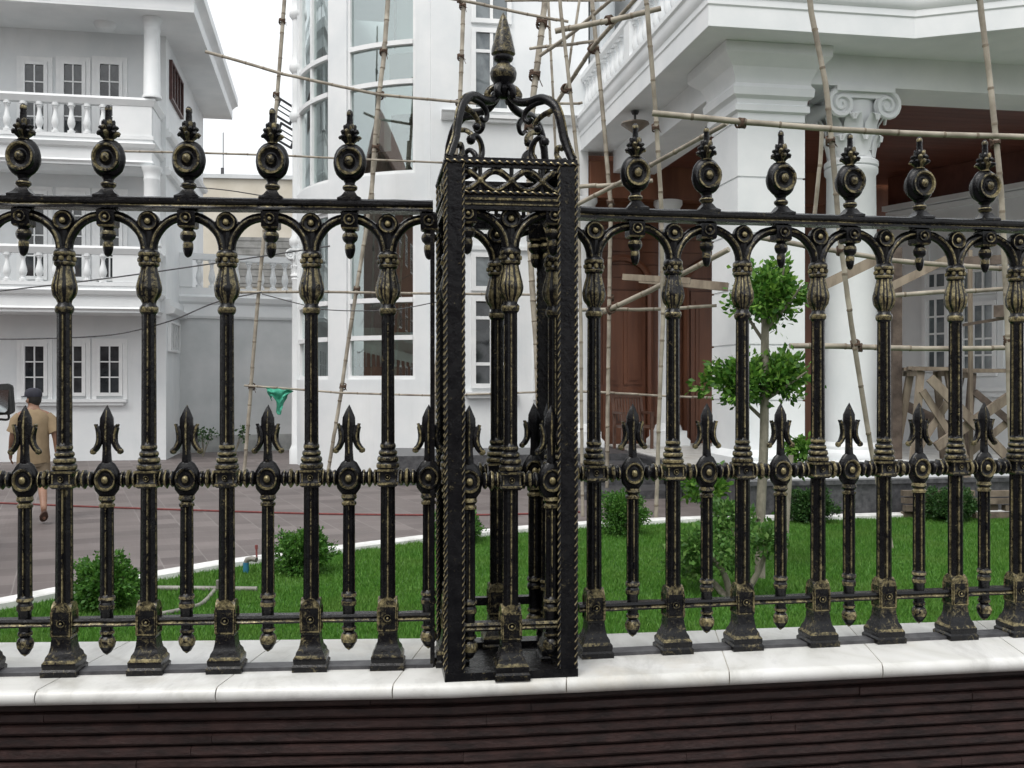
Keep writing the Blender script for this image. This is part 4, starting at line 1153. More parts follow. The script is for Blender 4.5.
# ================================================================ bamboo scaffolding
GB = 'bamboo scaffolding poles'
def bamboo(label, pts, w, ties=(), tiesize=1.0, node=.42, mat=None):
    """pts: (px,py,Y) of the measured axis; w: width in px at the first point"""
    W = [P(*p) for p in pts]; r = w * .9 / 2 / FPX * pts[0][2]
    L = 0; seg = [0]
    for a, b in zip(W, W[1:]): L += (b - a).length; seg.append(L)
    rnd = random.Random(hash(label) % 1000 if False else sum(map(ord, label)))
    def at(d):
        for i in range(len(W) - 1):
            if d <= seg[i + 1] or i == len(W) - 2: return W[i].lerp(W[i + 1], (d - seg[i]) / (seg[i + 1] - seg[i]))
    base = W[0].copy()
    off = Vector((rnd.uniform(-1, 1), rnd.uniform(-1, 1), rnd.uniform(-1, 1))) * .012
    P_ = []; R_ = []; M_ = []
    d = 0; nd = rnd.uniform(.1, node)
    while d < L:
        nxt = min(nd, L)
        steps = max(1, int((nxt - d) / .5))
        k = 3
        for i in range(k):
            P_.append(at(d + (nxt - d - .02) * i / k if nxt - d > .03 else d) ); R_.append(r * (1 - .12 * d / max(L, 1)) * rnd.uniform(.96, 1.03)); M_.append(0)
        if nxt < L:
            P_.append(at(nxt - .014)); R_.append(R_[-1]); M_.append(1)
            P_.append(at(nxt)); R_.append(R_[-1] * 1.16); M_.append(1)
            P_.append(at(nxt + .014)); R_.append(R_[-3]); M_.append(0)
        d = nxt + .02; nd = nxt + node * rnd.uniform(.75, 1.2)
    P_.append(W[-1]); R_.append(R_[-1]); M_.append(0)
    # a little natural sway
    Q = []
    for i, p in enumerate(P_):
        t = i / len(P_); Q.append(p + Vector((math.sin(t * 7 + rnd.random() * .3), math.cos(t * 5), math.sin(t * 6 + 1))) * r * .5)
    mb = MB(); mb.tube([q - base for q in Q], R_, 8, rm=M_[:-1])
    o = mb.build('bamboo_pole', [BAMBOO, BNODE], None, 50, base); tag(o, label, 'bamboo pole', GB)
    for t in ties:
        c = at(t * L) - base; dr = (at(min(L, t * L + .05)) - at(max(0, t * L - .05))).normalized(); rr = r * 1.38 * tiesize
        mb = MB(); side = dr.cross(Vector((0, 1, 0))).normalized(); fw = side.cross(dr)
        for k in range(4):
            n = 10; ring = []; tilt = (k - 1.5) * .5
            for i in range(n + 1):
                a = 2 * PI * i / n
                ring.append(c + dr * ((k - 1.5) * rr * .42 + math.sin(a) * rr * tilt * .7) + side * rr * math.cos(a) + fw * rr * math.sin(a))
            mb.tube(ring, rr * .26, 5)
        for k in range(2): mb.tube([c + side * rr * .6, c + side * rr * rnd.uniform(1.1, 1.8) - Vector((0, 0, rr * rnd.uniform(.6, 2.4)))], rr * .10, 4)
        mb.build('lashing', [LASH], o, 50)
    return o
Y0 = 18.2
bamboo('thin upright bamboo pole between the left house and the glass tower', [(286, -30, Y0), (275, 110, Y0), (263, 255, Y0), (251, 395, Y0), (243, 478, Y0)], 4.6, (.10, .245, .50, .82))
bamboo('upper bamboo pole crossing the large window of the glass tower', [(389, -40, Y0), (383, 60, Y0), (377, 130, Y0), (371, 200, Y0)], 5.5, (.38, .56, .78))
bamboo('lower leaning bamboo pole crossing the large window of the glass tower down to the paving', [(379, 120, Y0 + .12), (365, 232, Y0 + .1), (342, 393, Y0), (326, 480, Y0)], 4.6, (.47, .74))
bamboo('upright bamboo pole between the tower window and the small white casement', [(464, -30, Y0), (458, 125, Y0), (446, 260, Y0), (435, 400, Y0), (431, 478, Y0)], 4.8, (.07, .17, .26))
bamboo('long grey bamboo pole sloping from the left roof eave to the small casement', [(205, 52, Y0), (281, 74, Y0 - .1), (380, 94, Y0 - .1), (478, 104, Y0 - .1)], 3.6)
bamboo('thin level bamboo pole just above the round fence finials at the left', [(118, 151.5, Y0 - .15), (280, 155, Y0 - .1), (446, 163, Y0 - .1)], 2.5)
bamboo('level bamboo pole below the arches crossing the tower glass', [(234, 293, Y0 - .1), (330, 292, Y0 - .1), (445, 293, Y0 - .1), (540, 295, Y0 - .1)], 3.0, (.27,))
bamboo('thin level bamboo pole at chest height carrying the green cloth', [(244, 386, Y0 - .1), (340, 393, Y0 - .1), (437, 395, Y0 - .1), (545, 392, Y0 - .1)], 2.4)
bamboo('thin level bamboo pole at chest height in front of the porch doors', [(575, 392, 15.9), (640, 394, 15.9), (714, 398, 15.9)], 2.7)
bamboo('doubled upright bamboo pole just right of the cone spike', [(546, -30, 17.0), (544, 6, 17), (532, 94, 17), (528, 155, 17), (531, 250, 17), (538, 346, 17), (541, 494, 17)], 7, (.10, .20, .30), 1.1)
bamboo('slender upright bamboo rod behind the doubled pole by the spike', [(547, -20, 17.6), (550, 50, 17.6), (553, 100, 17.6), (557, 170, 17.6), (561, 300, 17.6)], 3.0)
bamboo('upright bamboo pole right of the spike standing on the paving by the pillar', [(558, -30, 13), (560, 10, 13), (577, 160, 13), (582, 330, 13), (582, 517, 13)], 4.2, (.22,))
bamboo('upright bamboo pole in front of the left porch door edge', [(590, -30, 15.2), (592, 10, 15.2), (600, 95, 15.2), (611, 208, 15.2), (610, 330, 15.3), (606, 497, 15.4)], 5, (.15, .44, .62))
bamboo('upright bamboo pole passing the ceiling lamp and the slim porch column', [(644, -30, 11.6), (648, 30, 11.7), (655, 120, 11.9), (661, 208, 12.1), (664, 317, 12.3), (655, 524, 12.35)], 5.5, (.27,))
bamboo('thick bamboo pole leaning from the porch roof past the volute capital to the lawn', [(806, -40, 9.7), (810, 10, 9.75), (825, 88, 9.8), (830, 138, 9.85), (840, 240, 9.95), (854, 335, 10.1), (872, 450, 10.25), (892, 556, 10.3)], 6.6, (.29, .47, .63))
bamboo('thick bamboo pole at the far right running up past the porch fascia', [(977, -40, 9.9), (980, 5, 9.9), (988, 73, 9.95), (1001, 200, 10), (1008, 320, 10.1), (1012, 470, 10.2), (1013, 556, 10.3)], 6.8, (.30, .63))
bamboo('short bamboo pole tucked behind the thick one at the big pillar edge', [(822, 130, 10.2), (818, 180, 10.3), (813, 240, 10.4)], 5)
bamboo('bamboo rail sloping down right across the small casement top', [(445, -2, 17.1), (510, 10, 17), (568, 22, 17)], 3.6, (.12,))
bamboo('thick short bamboo rail with cut end right of the spike, rising to the porch balustrade', [(555, 32, 13.1), (600, 22, 13), (660, 9, 12.9)], 6.5, (.52,))
bamboo('thin bamboo rail rising right behind the spike to the second porch pole', [(530, 49, 16.6), (560, 45, 16), (598, 41, 15.4)], 3.6)
bamboo('bamboo brace rising steeply from the doubled pole to the top edge', [(540, 56, 16.4), (575, 31, 15.6), (618, -6, 14.8)], 4.2)
bamboo('long grey bamboo brace following the slope of the porch balustrade', [(548, 116, 15.6), (568, 84, 14.9), (594, 46, 14.1), (640, -6, 13.2)], 4.6, (.24, .58), 1.2)
bamboo('level bamboo rail along the very top between spike and porch', [(505, 1, 16.4), (560, 0, 16.2), (625, 0, 16)], 3.2)
bamboo('thin steep bamboo rod between the spike and the balustrade brace', [(580, -8, 16), (575, 30, 16), (568, 70, 16)], 3.0)
bamboo('thin level bamboo rail behind the spike ending left of the porch slope', [(505, 102, 16.6), (545, 103, 16.5), (582, 103, 16.4)], 3.2)
bamboo('longest thick bamboo rail crossing the big pillar and the porch opening', [(652, 114, 9.62), (740, 123, 9.6), (830, 129, 9.62), (930, 133, 9.7), (1060, 138, 9.75)], 7.2, (.215,))
bamboo('bamboo brace rising to the longest rail at the ceiling lamp', [(572, 208, 12.9), (612, 187, 12.4), (652, 164, 11.8), (726, 124, 10.6)], 5.2)
bamboo('short level bamboo rail left of the brace under the ceiling lamp', [(574, 188, 13.0), (608, 185, 12.9), (652, 181, 12.7)], 5)
bamboo('bamboo brace rising right behind the arches across the porch doors', [(604, 313, 13.4), (650, 290, 12.9), (728, 250, 12.0)], 6, (.05,))
bamboo('thin level bamboo rail under the arches across the porch doors', [(574, 311, 13.4), (640, 309, 13.4), (716, 306, 13.3)], 4)
bamboo('bamboo rail sloping down right at the arch tops behind the topiary', [(745, 236, 10.4), (800, 246, 10.4), (890, 259, 10.4), (1040, 272, 10.4)], 6.0, (.33,))
bamboo('pale level bamboo rail crossing the round column at the topiary foliage', [(790, 347, 10.25), (860, 347.5, 10.3), (1045, 347, 10.4)], 6.2, (.27,))
bamboo('bamboo rail rising slightly right in front of the wing windows', [(888, 297, 12.2), (940, 292, 12.2), (1035, 286, 12.2)], 5.2)

# ---- sawn timbers
GT = 'sawn timber pieces at the porch'
def timber(label, a, b, w, h, mat=TIMBER, name='timber_plank'):
    A = P(*a); B = P(*b); mb = MB(); mb.beam((0, 0, 0), B - A, w / FPX * a[2], h / FPX * a[2])
    return tag(mb.build(name, [mat], None, 0, A), label, 'timber', GT)
timber('flat pale plank sticking out in front of the porch doors', (623, 277, 13.2), (690, 281, 12.9), 6, 6)
timber('darker plank lying behind the pale plank at the porch doors', (640, 279, 13.5), (728, 287, 13.1), 8, 8)
timber('wide diagonal plank rising right across the round column', (820, 287, 12.3), (884, 256, 12.2), 6, 10)
timber('narrow plank rising right between round column and wing windows', (884, 290, 12.6), (952, 257, 12.4), 5, 8)
timber('dark upright timber post right of the round column', (896, 248, 13.6), (896, 476, 13.6), 9, 9, TIMBERD)
timber('dark plank at arch height before the wing windows', (955, 262, 12.5), (1035, 258, 12.5), 6, 9, TIMBERD)
timber('thin dark rod sloping before the wing windows', (963, 325, 12.4), (1030, 314, 12.4), 3, 3, TIMBERD)
timber('thin upright stick in front of the wing windows', (970, 250, 13.0), (971, 470, 13.2), 3.5, 3.5)
timber('square timber end turned on its corner at the far right fence post', (1000, 311, 11.9), (1018, 316, 12.6), 12, 12, TIMBERD)
def trestle(label, xt0, xt1, yt, Y, dark=False):
    A = P(xt0, yt, Y); B = P(xt1, yt + 1, Y - .1); root = empty('trestle', label, 'trestle', (A.x, A.y, .5), 0, 'timber trestles')
    o = Vector((A.x, A.y, .5)); d = B - A; zt = A.z - .5; m = TIMBERD if dark else TIMBER
    mb = MB()
    for k in range(3): mb.beam((-.12, -.16 + .17 * k, zt + .012 * (k % 2)), d + Vector((.12, -.16 + .17 * k, zt - d.z)), .15, .045)
    mb.beam((-.05, -.2, zt - .06), (-.05, .3, zt - .06), .06, .07); mb.beam((d.x + .05, -.2, zt - .06), (d.x + .05, .3, zt - .06), .06, .07)
    mb.build('top_plank', [TIMBER], root, 0)
    for sx, x in ((-1, 0), (1, d.x)):
        for sy in (-1, 1):
            mb = MB(); mb.beam((x + .02 * sx, sy * .17, zt - .03), (x + sx * .20, sy * .33, .003), .09, .06); mb.build('leg', [m], root, 0)
    mb = MB(); mb.beam((-.18, -.30, .25), (d.x + .05, -.22, zt * .75), .09, .03, up=(0, 1, 0)); mb.build('brace', [TIMBER], root, 0)
    mb = MB(); mb.beam((d.x + .18, -.34, .25), (-.03, -.25, zt * .80), .09, .03, up=(0, 1, 0)); mb.build('brace', [m], root, 0)
    return root
trestle('timber trestle with small plank top right of the round column', 917, 944, 369, 13.4)
trestle('wider dark legged timber trestle with plank top at the far right', 968, 1030, 371, 13.6, True)
timber('long plank leaning down right from the small trestle', (930, 378, 13.0), (1012, 462, 12.9), 5, 9)
timber('long plank leaning down left between the two trestles', (1016, 392, 13.05), (936, 447, 13.0), 5, 9)
timber('dark plank sloping down right behind the small trestle', (898, 402, 14.2), (962, 433, 14.0), 5, 10, TIMBERD)
TIMBERM = simple('brown_timber', (.09, .07, .052), (.20, .16, .12), 6, .85, .5, .01)
def pile():
    root = empty('plank_pile', 'stack of short pale timber offcuts against the dark plinth at the right', 'timber stack', (0, 0, 0)); rnd = random.Random(8)
    mbs = MB(); 
    o = P(905, 500, 12.55); 
    for r_ in range(4):
        x = .0
        for k in range(2):
            L = rnd.uniform(.7, 1.2); mbs.beam((o.x + x, 12.60 + rnd.uniform(-.05, .05) + .16 * 0, .075 + r_ * .09), (o.x + x + L, 12.66 + .16 * (x + L) * 0 + rnd.uniform(-.04, .04), .075 + r_ * .09), .10, .07); x += L + .06
    mbs.build('offcut', [TIMBERM], root, 0)
    root2 = None
pile()

# ---- cables, cord, cloth, pipes
def cable(label, pts, r, mat, sag=0.0, cat='cable', name='cable', group=None):
    W = [P(*p) for p in pts]; c = bez(W, 10); n = len(c); c = [p - Vector((0, 0, sag * 4 * (i / n) * (1 - i / n))) for i, p in enumerate(c)]
    mb = MB(); mb.tube([p - W[0] for p in c], r, 6)
    return tag(mb.build(name, [mat], None, 60, W[0]), label, cat, group)
cable('thin dark cable rising right in front of the lower balcony balusters', [(-40, 295, 17), (0, 291, 17), (110, 278, 17), (217, 263, 17), (330, 246, 17)], .012, CABLE)
cable('twisted cable sagging below the lower balcony to the annex terrace', [(-40, 336, 17.4), (0, 339, 17.4), (60, 338, 17.4), (117, 334, 17.5), (170, 321, 17.6), (217, 302, 17.8), (262, 292, 18)], .012, CABLE)
cable('thin cable from the annex terrace along the tower glass', [(262, 294, 18), (300, 304, 18), (330, 310, 18), (390, 310, 18), (437, 302, 18)], .009, CABLE)
cable('short cable at the left house corner above the fence rail', [(180, 186, 18.4), (225, 190, 18.4), (264, 196, 18.3)], .010, CABLE)
cc = [G(x, y, .012) for x, y in ((-60, 501), (0, 503), (100, 507), (220, 511), (330, 514), (450, 515), (520, 514), (580, 512))]
mb = MB(); mb.tube([p - cc[0] for p in bez(cc, 6)], .013, 6); tag(mb.build('cord', [RED], None, 60, cc[0]), 'thin red cord lying across the grey paving', 'cord')
def cloth():
    o = P(266, 387, Y0 - .13); mb = MB(); nx, nz = 16, 14; rings = []
    w = .50; rnd = random.Random(4)
    for i in range(nz + 1):
        t = i / nz; ring = []
        for j in range(nx + 1):
            s_ = j / nx
            ln = .20 + .30 * math.exp(-((s_ - .52) / .22) ** 2) - .08 * s_
            x = w * (s_ * (1 - .35 * t) + .16 * t); z = -.02 - .04 * s_ - t * ln + .04 * math.sin(s_ * 9) * t
            y = .05 * math.sin(s_ * 15 + t * 2) * (.3 + t) - .03; x += .035 * math.sin(s_ * 21 + t * 9) * t; z += .03 * math.sin(s_ * 17 + t * 5) * (.3 + t); y += .03 * math.sin(t * 13 + s_ * 6)
            ring.append((x, y, z))
        rings.append(ring)
    mb.loft(rings, closed=False, caps=False); ob = mb.build('green_cloth', [NET], None, 60, o)
    sm = ob.modifiers.new('thickness', 'SOLIDIFY'); sm.thickness = .004
    tag(ob, 'crumpled green net cloth hanging on the thin bamboo pole', 'cloth')
cloth()
def pipes():
    a = G(158, 588, .06); b = G(257, 589, .06); mb = MB(); mb.tube([(0, 0, 0), b - a], .021, 10); mb.tube([(b - a) * .62 + Vector((0, 0, .0)), (b - a) * .62 + Vector((0, .0, .07))], .028, 8)
    tag(mb.build('plastic_pipe', [PIPE], None, 50, a), 'straight grey plastic pipe lying on the grass edge at the left', 'pipe')
    c = [G(x, y, .05) for x, y in ((215, 590), (206, 600), (196, 606), (165, 613), (130, 618))]
    mb = MB(); mb.tube([p - c[0] for p in bez(c, 6)], .017, 8); tag(mb.build('hose', [PIPE], None, 60, c[0]), 'pale curved hose on the grass below the straight pipe', 'hose')
    o = G(246, 577, 0); mb = MB(); mb.tube([(0, 0, 0), (0, 0, .13)], .026, 10, 0); mb.tube([(0, 0, .13), (.01, 0, .155), (.05, 0, .165), (.10, -.02, .16)], .024, 8, 1)
    tag(mb.build('water_tap', [BLUE, PIPE], None, 50, o), 'stub of blue pipe with a grey elbow at the white kerb', 'tap')
    o = G(257, 566, 0); mb = MB(); mb.tube([(0, 0, 0), (-.005, 0, .16)], .009, 6); mb.tube([(-.005, 0, .16), (-.006, 0, .2)], .014, 6)
    tag(mb.build('marker_stick', [RED], None, 50, o), 'short red stick standing at the white kerb beside the blue stub', 'stick')
pipes()

# ---- ceiling lamp
def lamp():
    p = P(635, 128, 16.4); root = empty('ceiling_lamp', 'round dish lamp hanging under the porch eave', 'lamp', p)
    mb = MB(); mb.lathe([(0, .10), (.10, .10), (.225, .085), (.235, .06), (.19, .03), (.11, -.03), (.05, -.075), (0, -.085)], 24); mb.build('lamp_dish', [simple('lamp_dish', (.13, .105, .08), (.22, .18, .14), 5, .4, 0)], root, 50)
    mb = MB(); mb.tube([(0, 0, .10), (0, 0, 6.2 - p.z)], .02, 8); mb.lathe([(0, 6.19 - p.z), (.07, 6.19 - p.z), (.05, 6.14 - p.z), (0, 6.13 - p.z)], 12); mb.build('rod', [FRAMED], root, 50)
lamp()

# ---- wooden armchair on the porch
CHAIRW = simple('brown_chair_wood', (.055, .025, .016), (.11, .055, .035), 6, .5, .2)
def chair():
    q = HW(.80, -1.15, .5); root = empty('armchair', 'brown slat backed wooden armchair on the porch by the doors', 'chair', q, math.radians(12))
    mb = MB(); mb.box((-.27, -.25, .40), (.27, .25, .45)); mb.build('seat', [CHAIRW], root, 0)
    for x in (-.28, .28):
        for y, h in ((-.25, .66), (.25, .46)):
            mb = MB(); mb.beam((x, y, 0), (x, y, h), .05, .05); mb.build('leg', [CHAIRW], root, 0)
        mb = MB(); mb.box((x - .035, -.28, .661), (x + .035, .26, .70)); mb.build('armrest', [CHAIRW], root, 0)
    mb = MB(); T = lambda z: .25 + (z - .45) * .22
    for x in [-.22 + .055 * i for i in range(9)]: mb.beam((x, T(.5), .5), (x, T(.96), .96), .03, .015)
    mb.beam((-.30, T(.99), .99), (.30, T(.99), .99), .06, .07); mb.beam((-.28, T(.49), .49), (.28, T(.49), .49), .03, .05)
    for x in (-.28, .28): mb.beam((x, T(.45), .45), (x, T(1.0), 1.0), .045, .045)
    mb.build('backrest', [CHAIRW], root, 0)
chair()

# ================================================================ plants
def sprigs(rng, cen, rad, n, leaf, per=11, shell=.55, lump=.25, flat=0.0):
    """leaf clumps spread through an ellipsoid; returns V (n,4,3)"""
    d = rng.normal(size=(n, 3)); d /= np.linalg.norm(d, axis=1)[:, None]
    lum = 1 + lump * np.sin(d[:, 0] * 5.1 + cen[0] * 3) * np.sin(d[:, 1] * 4.3 + 1.7) + lump * .8 * np.sin(d[:, 2] * 6.2 + cen[1] * 2 + d[:, 0] * 3)
    r = (shell + (1 - shell) * rng.random(n) ** .7) * lum * np.where(rng.random(n) < .16, rng.uniform(.95, 1.22, n), 1)
    c = np.array(cen) + d * r[:, None] * np.array(rad)
    out = []
    for k in range(per):
        ax = d + rng.normal(size=(n, 3)) * .75; ax[:, 2] += .25; ax /= np.linalg.norm(ax, axis=1)[:, None]
        L = leaf * rng.uniform(.65, 1.25, n); w = L * rng.uniform(.42, .6, n)
        s = np.cross(ax, rng.normal(size=(n, 3))); s /= np.linalg.norm(s, axis=1)[:, None] + 1e-9
        nn = np.cross(ax, s)
        p0 = c + rng.normal(size=(n, 3)) * leaf * .45
        V = np.stack([p0, p0 + ax * (L * .6)[:, None] + s * (w * .5)[:, None] + nn * (L * .07)[:, None], p0 + ax * L[:, None], p0 + ax * (L * .6)[:, None] - s * (w * .5)[:, None] + nn * (L * .07)[:, None]], 1)
        out.append(V)
    return np.concatenate(out)
def leaves_obj(name, V, mat, parent):
    n = len(V); return np_obj(name, V.reshape(-1, 3), np.arange(n * 4).reshape(-1, 4), mat, parent)
def bush(label, px, ybase, wpx, hpx, leaf=.035, n=700, mat=LEAFBUSH, seed=1, group='clipped round bushes', Yover=None, name='round_bush'):
    b = G(px, ybase, .02) if Yover is None else Vector(((px - 512) / FPX * Yover, Yover, .02)); Y = b.y; rx = wpx / 2 / FPX * Y; rz_ = hpx / 2 / FPX * Y
    root = empty(name, label, 'bush', b, 0, group); rng = np.random.default_rng(seed)
    V = np.concatenate([sprigs(rng, (0, 0, rz_ * 1.02), (rx * .95, rx * .95, rz_ * .95), n, leaf, 10, .5, .2), sprigs(rng, (0, 0, rz_), (rx * .6, rx * .6, rz_ * .6), n // 3, leaf, 8, .2, .1)])
    V[..., 2] = np.maximum(V[..., 2], .012)
    leaves_obj('foliage', V, mat, root)
    mb = MB(); rnd = random.Random(seed)
    for k in range(7):
        a = rnd.uniform(0, 2 * PI); mb.tube([(0.02 * math.cos(a), .02 * math.sin(a), -.03), (rx * .35 * math.cos(a), rx * .35 * math.sin(a), rz_ * .8), (rx * .6 * math.cos(a), rx * .6 * math.sin(a), rz_ * 1.35)], [.012, .008, .004], 5)
    mb.build('stem', [BARK], root, 60)
    return root
bush('round green bush at the lawn corner behind the leftmost fence bars', 108, 612, 64, 55, seed=2)
bush('round green bush on the white kerb below the glass tower', 305, 575, 54, 46, seed=3)
bush('round bush half hidden behind the open pillar', 458, 548, 48, 34, seed=4, Yover=10.7)
bush('dense round bush on the lawn just right of the open pillar', 625, 537, 46, 47, seed=5)
bush('dark round bush against the plinth under the timber trestle', 953, 522, 56, 34, seed=6, mat=LEAFDARK, Yover=12.35)
bush('dark bush at the plinth right of the topiary trunk', 812, 526, 46, 36, seed=7, mat=LEAFDARK, Yover=12.2)  # uses the darker leaf colour
def topiary():
    b = G(763, 580, .02); Y = b.y; root = empty('topiary_tree', 'cloud pruned topiary tree with round leaf balls on a pale trunk', 'tree', b)
    L = lambda px, py, dy=0: P(px, py, Y) + Vector((0, dy, 0)) - b
    mb = MB(); mb.tube(bez([L(760, 588), L(761, 520, .02), L(764, 440), L(764, 370, -.02), L(766, 300), L(770, 272)], 5), [.046 - .0007 * i for i in range(26)], 10)
    tr = mb.build('trunk', [BARK], root, 60)
    limbs = [((764, 420), (740, 395), (718, 372)), ((765, 400), (785, 385), (800, 372)), ((766, 345), (750, 315), (742, 290)), ((766, 330), (785, 305), (795, 288)), ((763, 480), (785, 470), (798, 452)), ((762, 520), (730, 505), (702, 490)), ((765, 405), (756, 390), (750, 360)), ((766, 330), (775, 300), (778, 270))]
    for i, l in enumerate(limbs):
        mb = MB(); mb.tube(bez([L(*l[0]), L(*l[1], .1 * (-1) ** i), L(*l[2], .2 * (-1) ** i)], 4), [.018 - .0013 * k for k in range(9)], 6); mb.build('limb', [BARK], tr, 60)
    rng = np.random.default_rng(12)
    for (px, py, rx, ry, n) in ((770, 292, 31, 27, 280), (742, 380, 32, 20, 200), (783, 373, 24, 20, 150), (798, 450, 15, 13, 60), (703, 487, 22, 13, 70)):
        c = L(px, py); V = np.concatenate([sprigs(rng, tuple(c), (rx / FPX * Y, rx / FPX * Y * .9, ry / FPX * Y), n, .070, 8, .25, .30), sprigs(rng, tuple(c), (rx / FPX * Y * 1.1, rx / FPX * Y, ry / FPX * Y * 1.12), n // 9, .064, 6, .9, .2)])
        leaves_obj('crown', V, LEAFTOP, root)
topiary()
def shrub():
    b = G(735, 600, .02); Y = b.y; root = empty('leafy_shrub', 'loose yellow green shrub with bare stems in front of the topiary trunk', 'shrub', b)
    L = lambda px, py, dy=0: P(px, py, Y) + Vector((0, dy, 0)) - b; rng = np.random.default_rng(21)
    st = [((733, 604), (722, 570), (700, 548), 0), ((736, 604), (742, 560), (735, 520), .1), ((738, 604), (755, 570), (762, 540), -.1), ((731, 604), (716, 585), (700, 572), .15)]
    V = []
    for i, s_ in enumerate(st):
        mb = MB(); mb.tube(bez([L(s_[0][0], s_[0][1]), L(s_[1][0], s_[1][1], s_[3]), L(s_[2][0], s_[2][1], s_[3] * 2)], 5), [.034 - .0022 * k for k in range(11)], 7); mb.build('stem', [BARK], root, 60)
        c = L(s_[2][0], s_[2][1] - 4, s_[3] * 2); V.append(sprigs(rng, tuple(c), (.17, .17, .13), 75, .055, 8, .2, .3))
    V.append(sprigs(rng, tuple(L(722, 552)), (.24, .22, .17), 60, .055, 8, .3, .3)); V.append(sprigs(rng, tuple(L(742, 535, .2)), (.2, .2, .14), 45, .055, 8, .3, .3))
    leaves_obj('foliage', np.concatenate(V), LEAFSHRUB, root)
    a = G(782, 600, 0); c = P(791, 455, a.y + .1); mb = MB(); mb.tube([(0, 0, 0), c - a], .022, 8); mb.tube
    tag(mb.build('stake', [BARK], None, 60, a), 'slim pale wooden stake leaning beside the topiary trunk', 'stake')
shrub()
def weed(label, px, py, Y, h, seed):
    b = P(px, py, Y); b.z = 0; root = empty('wall_plant', label, 'plant', b, 0, 'small plants at the annex wall'); rng = np.random.default_rng(seed); rnd = random.Random(seed)
    mb = MB(); V = []
    for k in range(6):
        a = rnd.uniform(0, 2 * PI); r = rnd.uniform(.05, .25); hh = h * rnd.uniform(.6, 1)
        e = Vector((r * math.cos(a), r * math.sin(a), hh)); mb.tube([(0, 0, 0), e * .6 + Vector((0, 0, hh * .15)), e], [.012, .008, .004], 5)
        V.append(sprigs(rng, tuple(e), (.08, .08, .12), 5, .08, 6, .2, .2))
    mb.build('stem', [BARK], root, 60); leaves_obj('foliage', np.concatenate(V), LEAFDARK, root)
weed('small thin leaved plant at the foot of the grey annex wall near the house corner', 203, 455, 23.4, .62, 1)
weed('taller wispy plant at the foot of the grey annex wall behind the third post', 234, 455, 23.6, .7, 2)

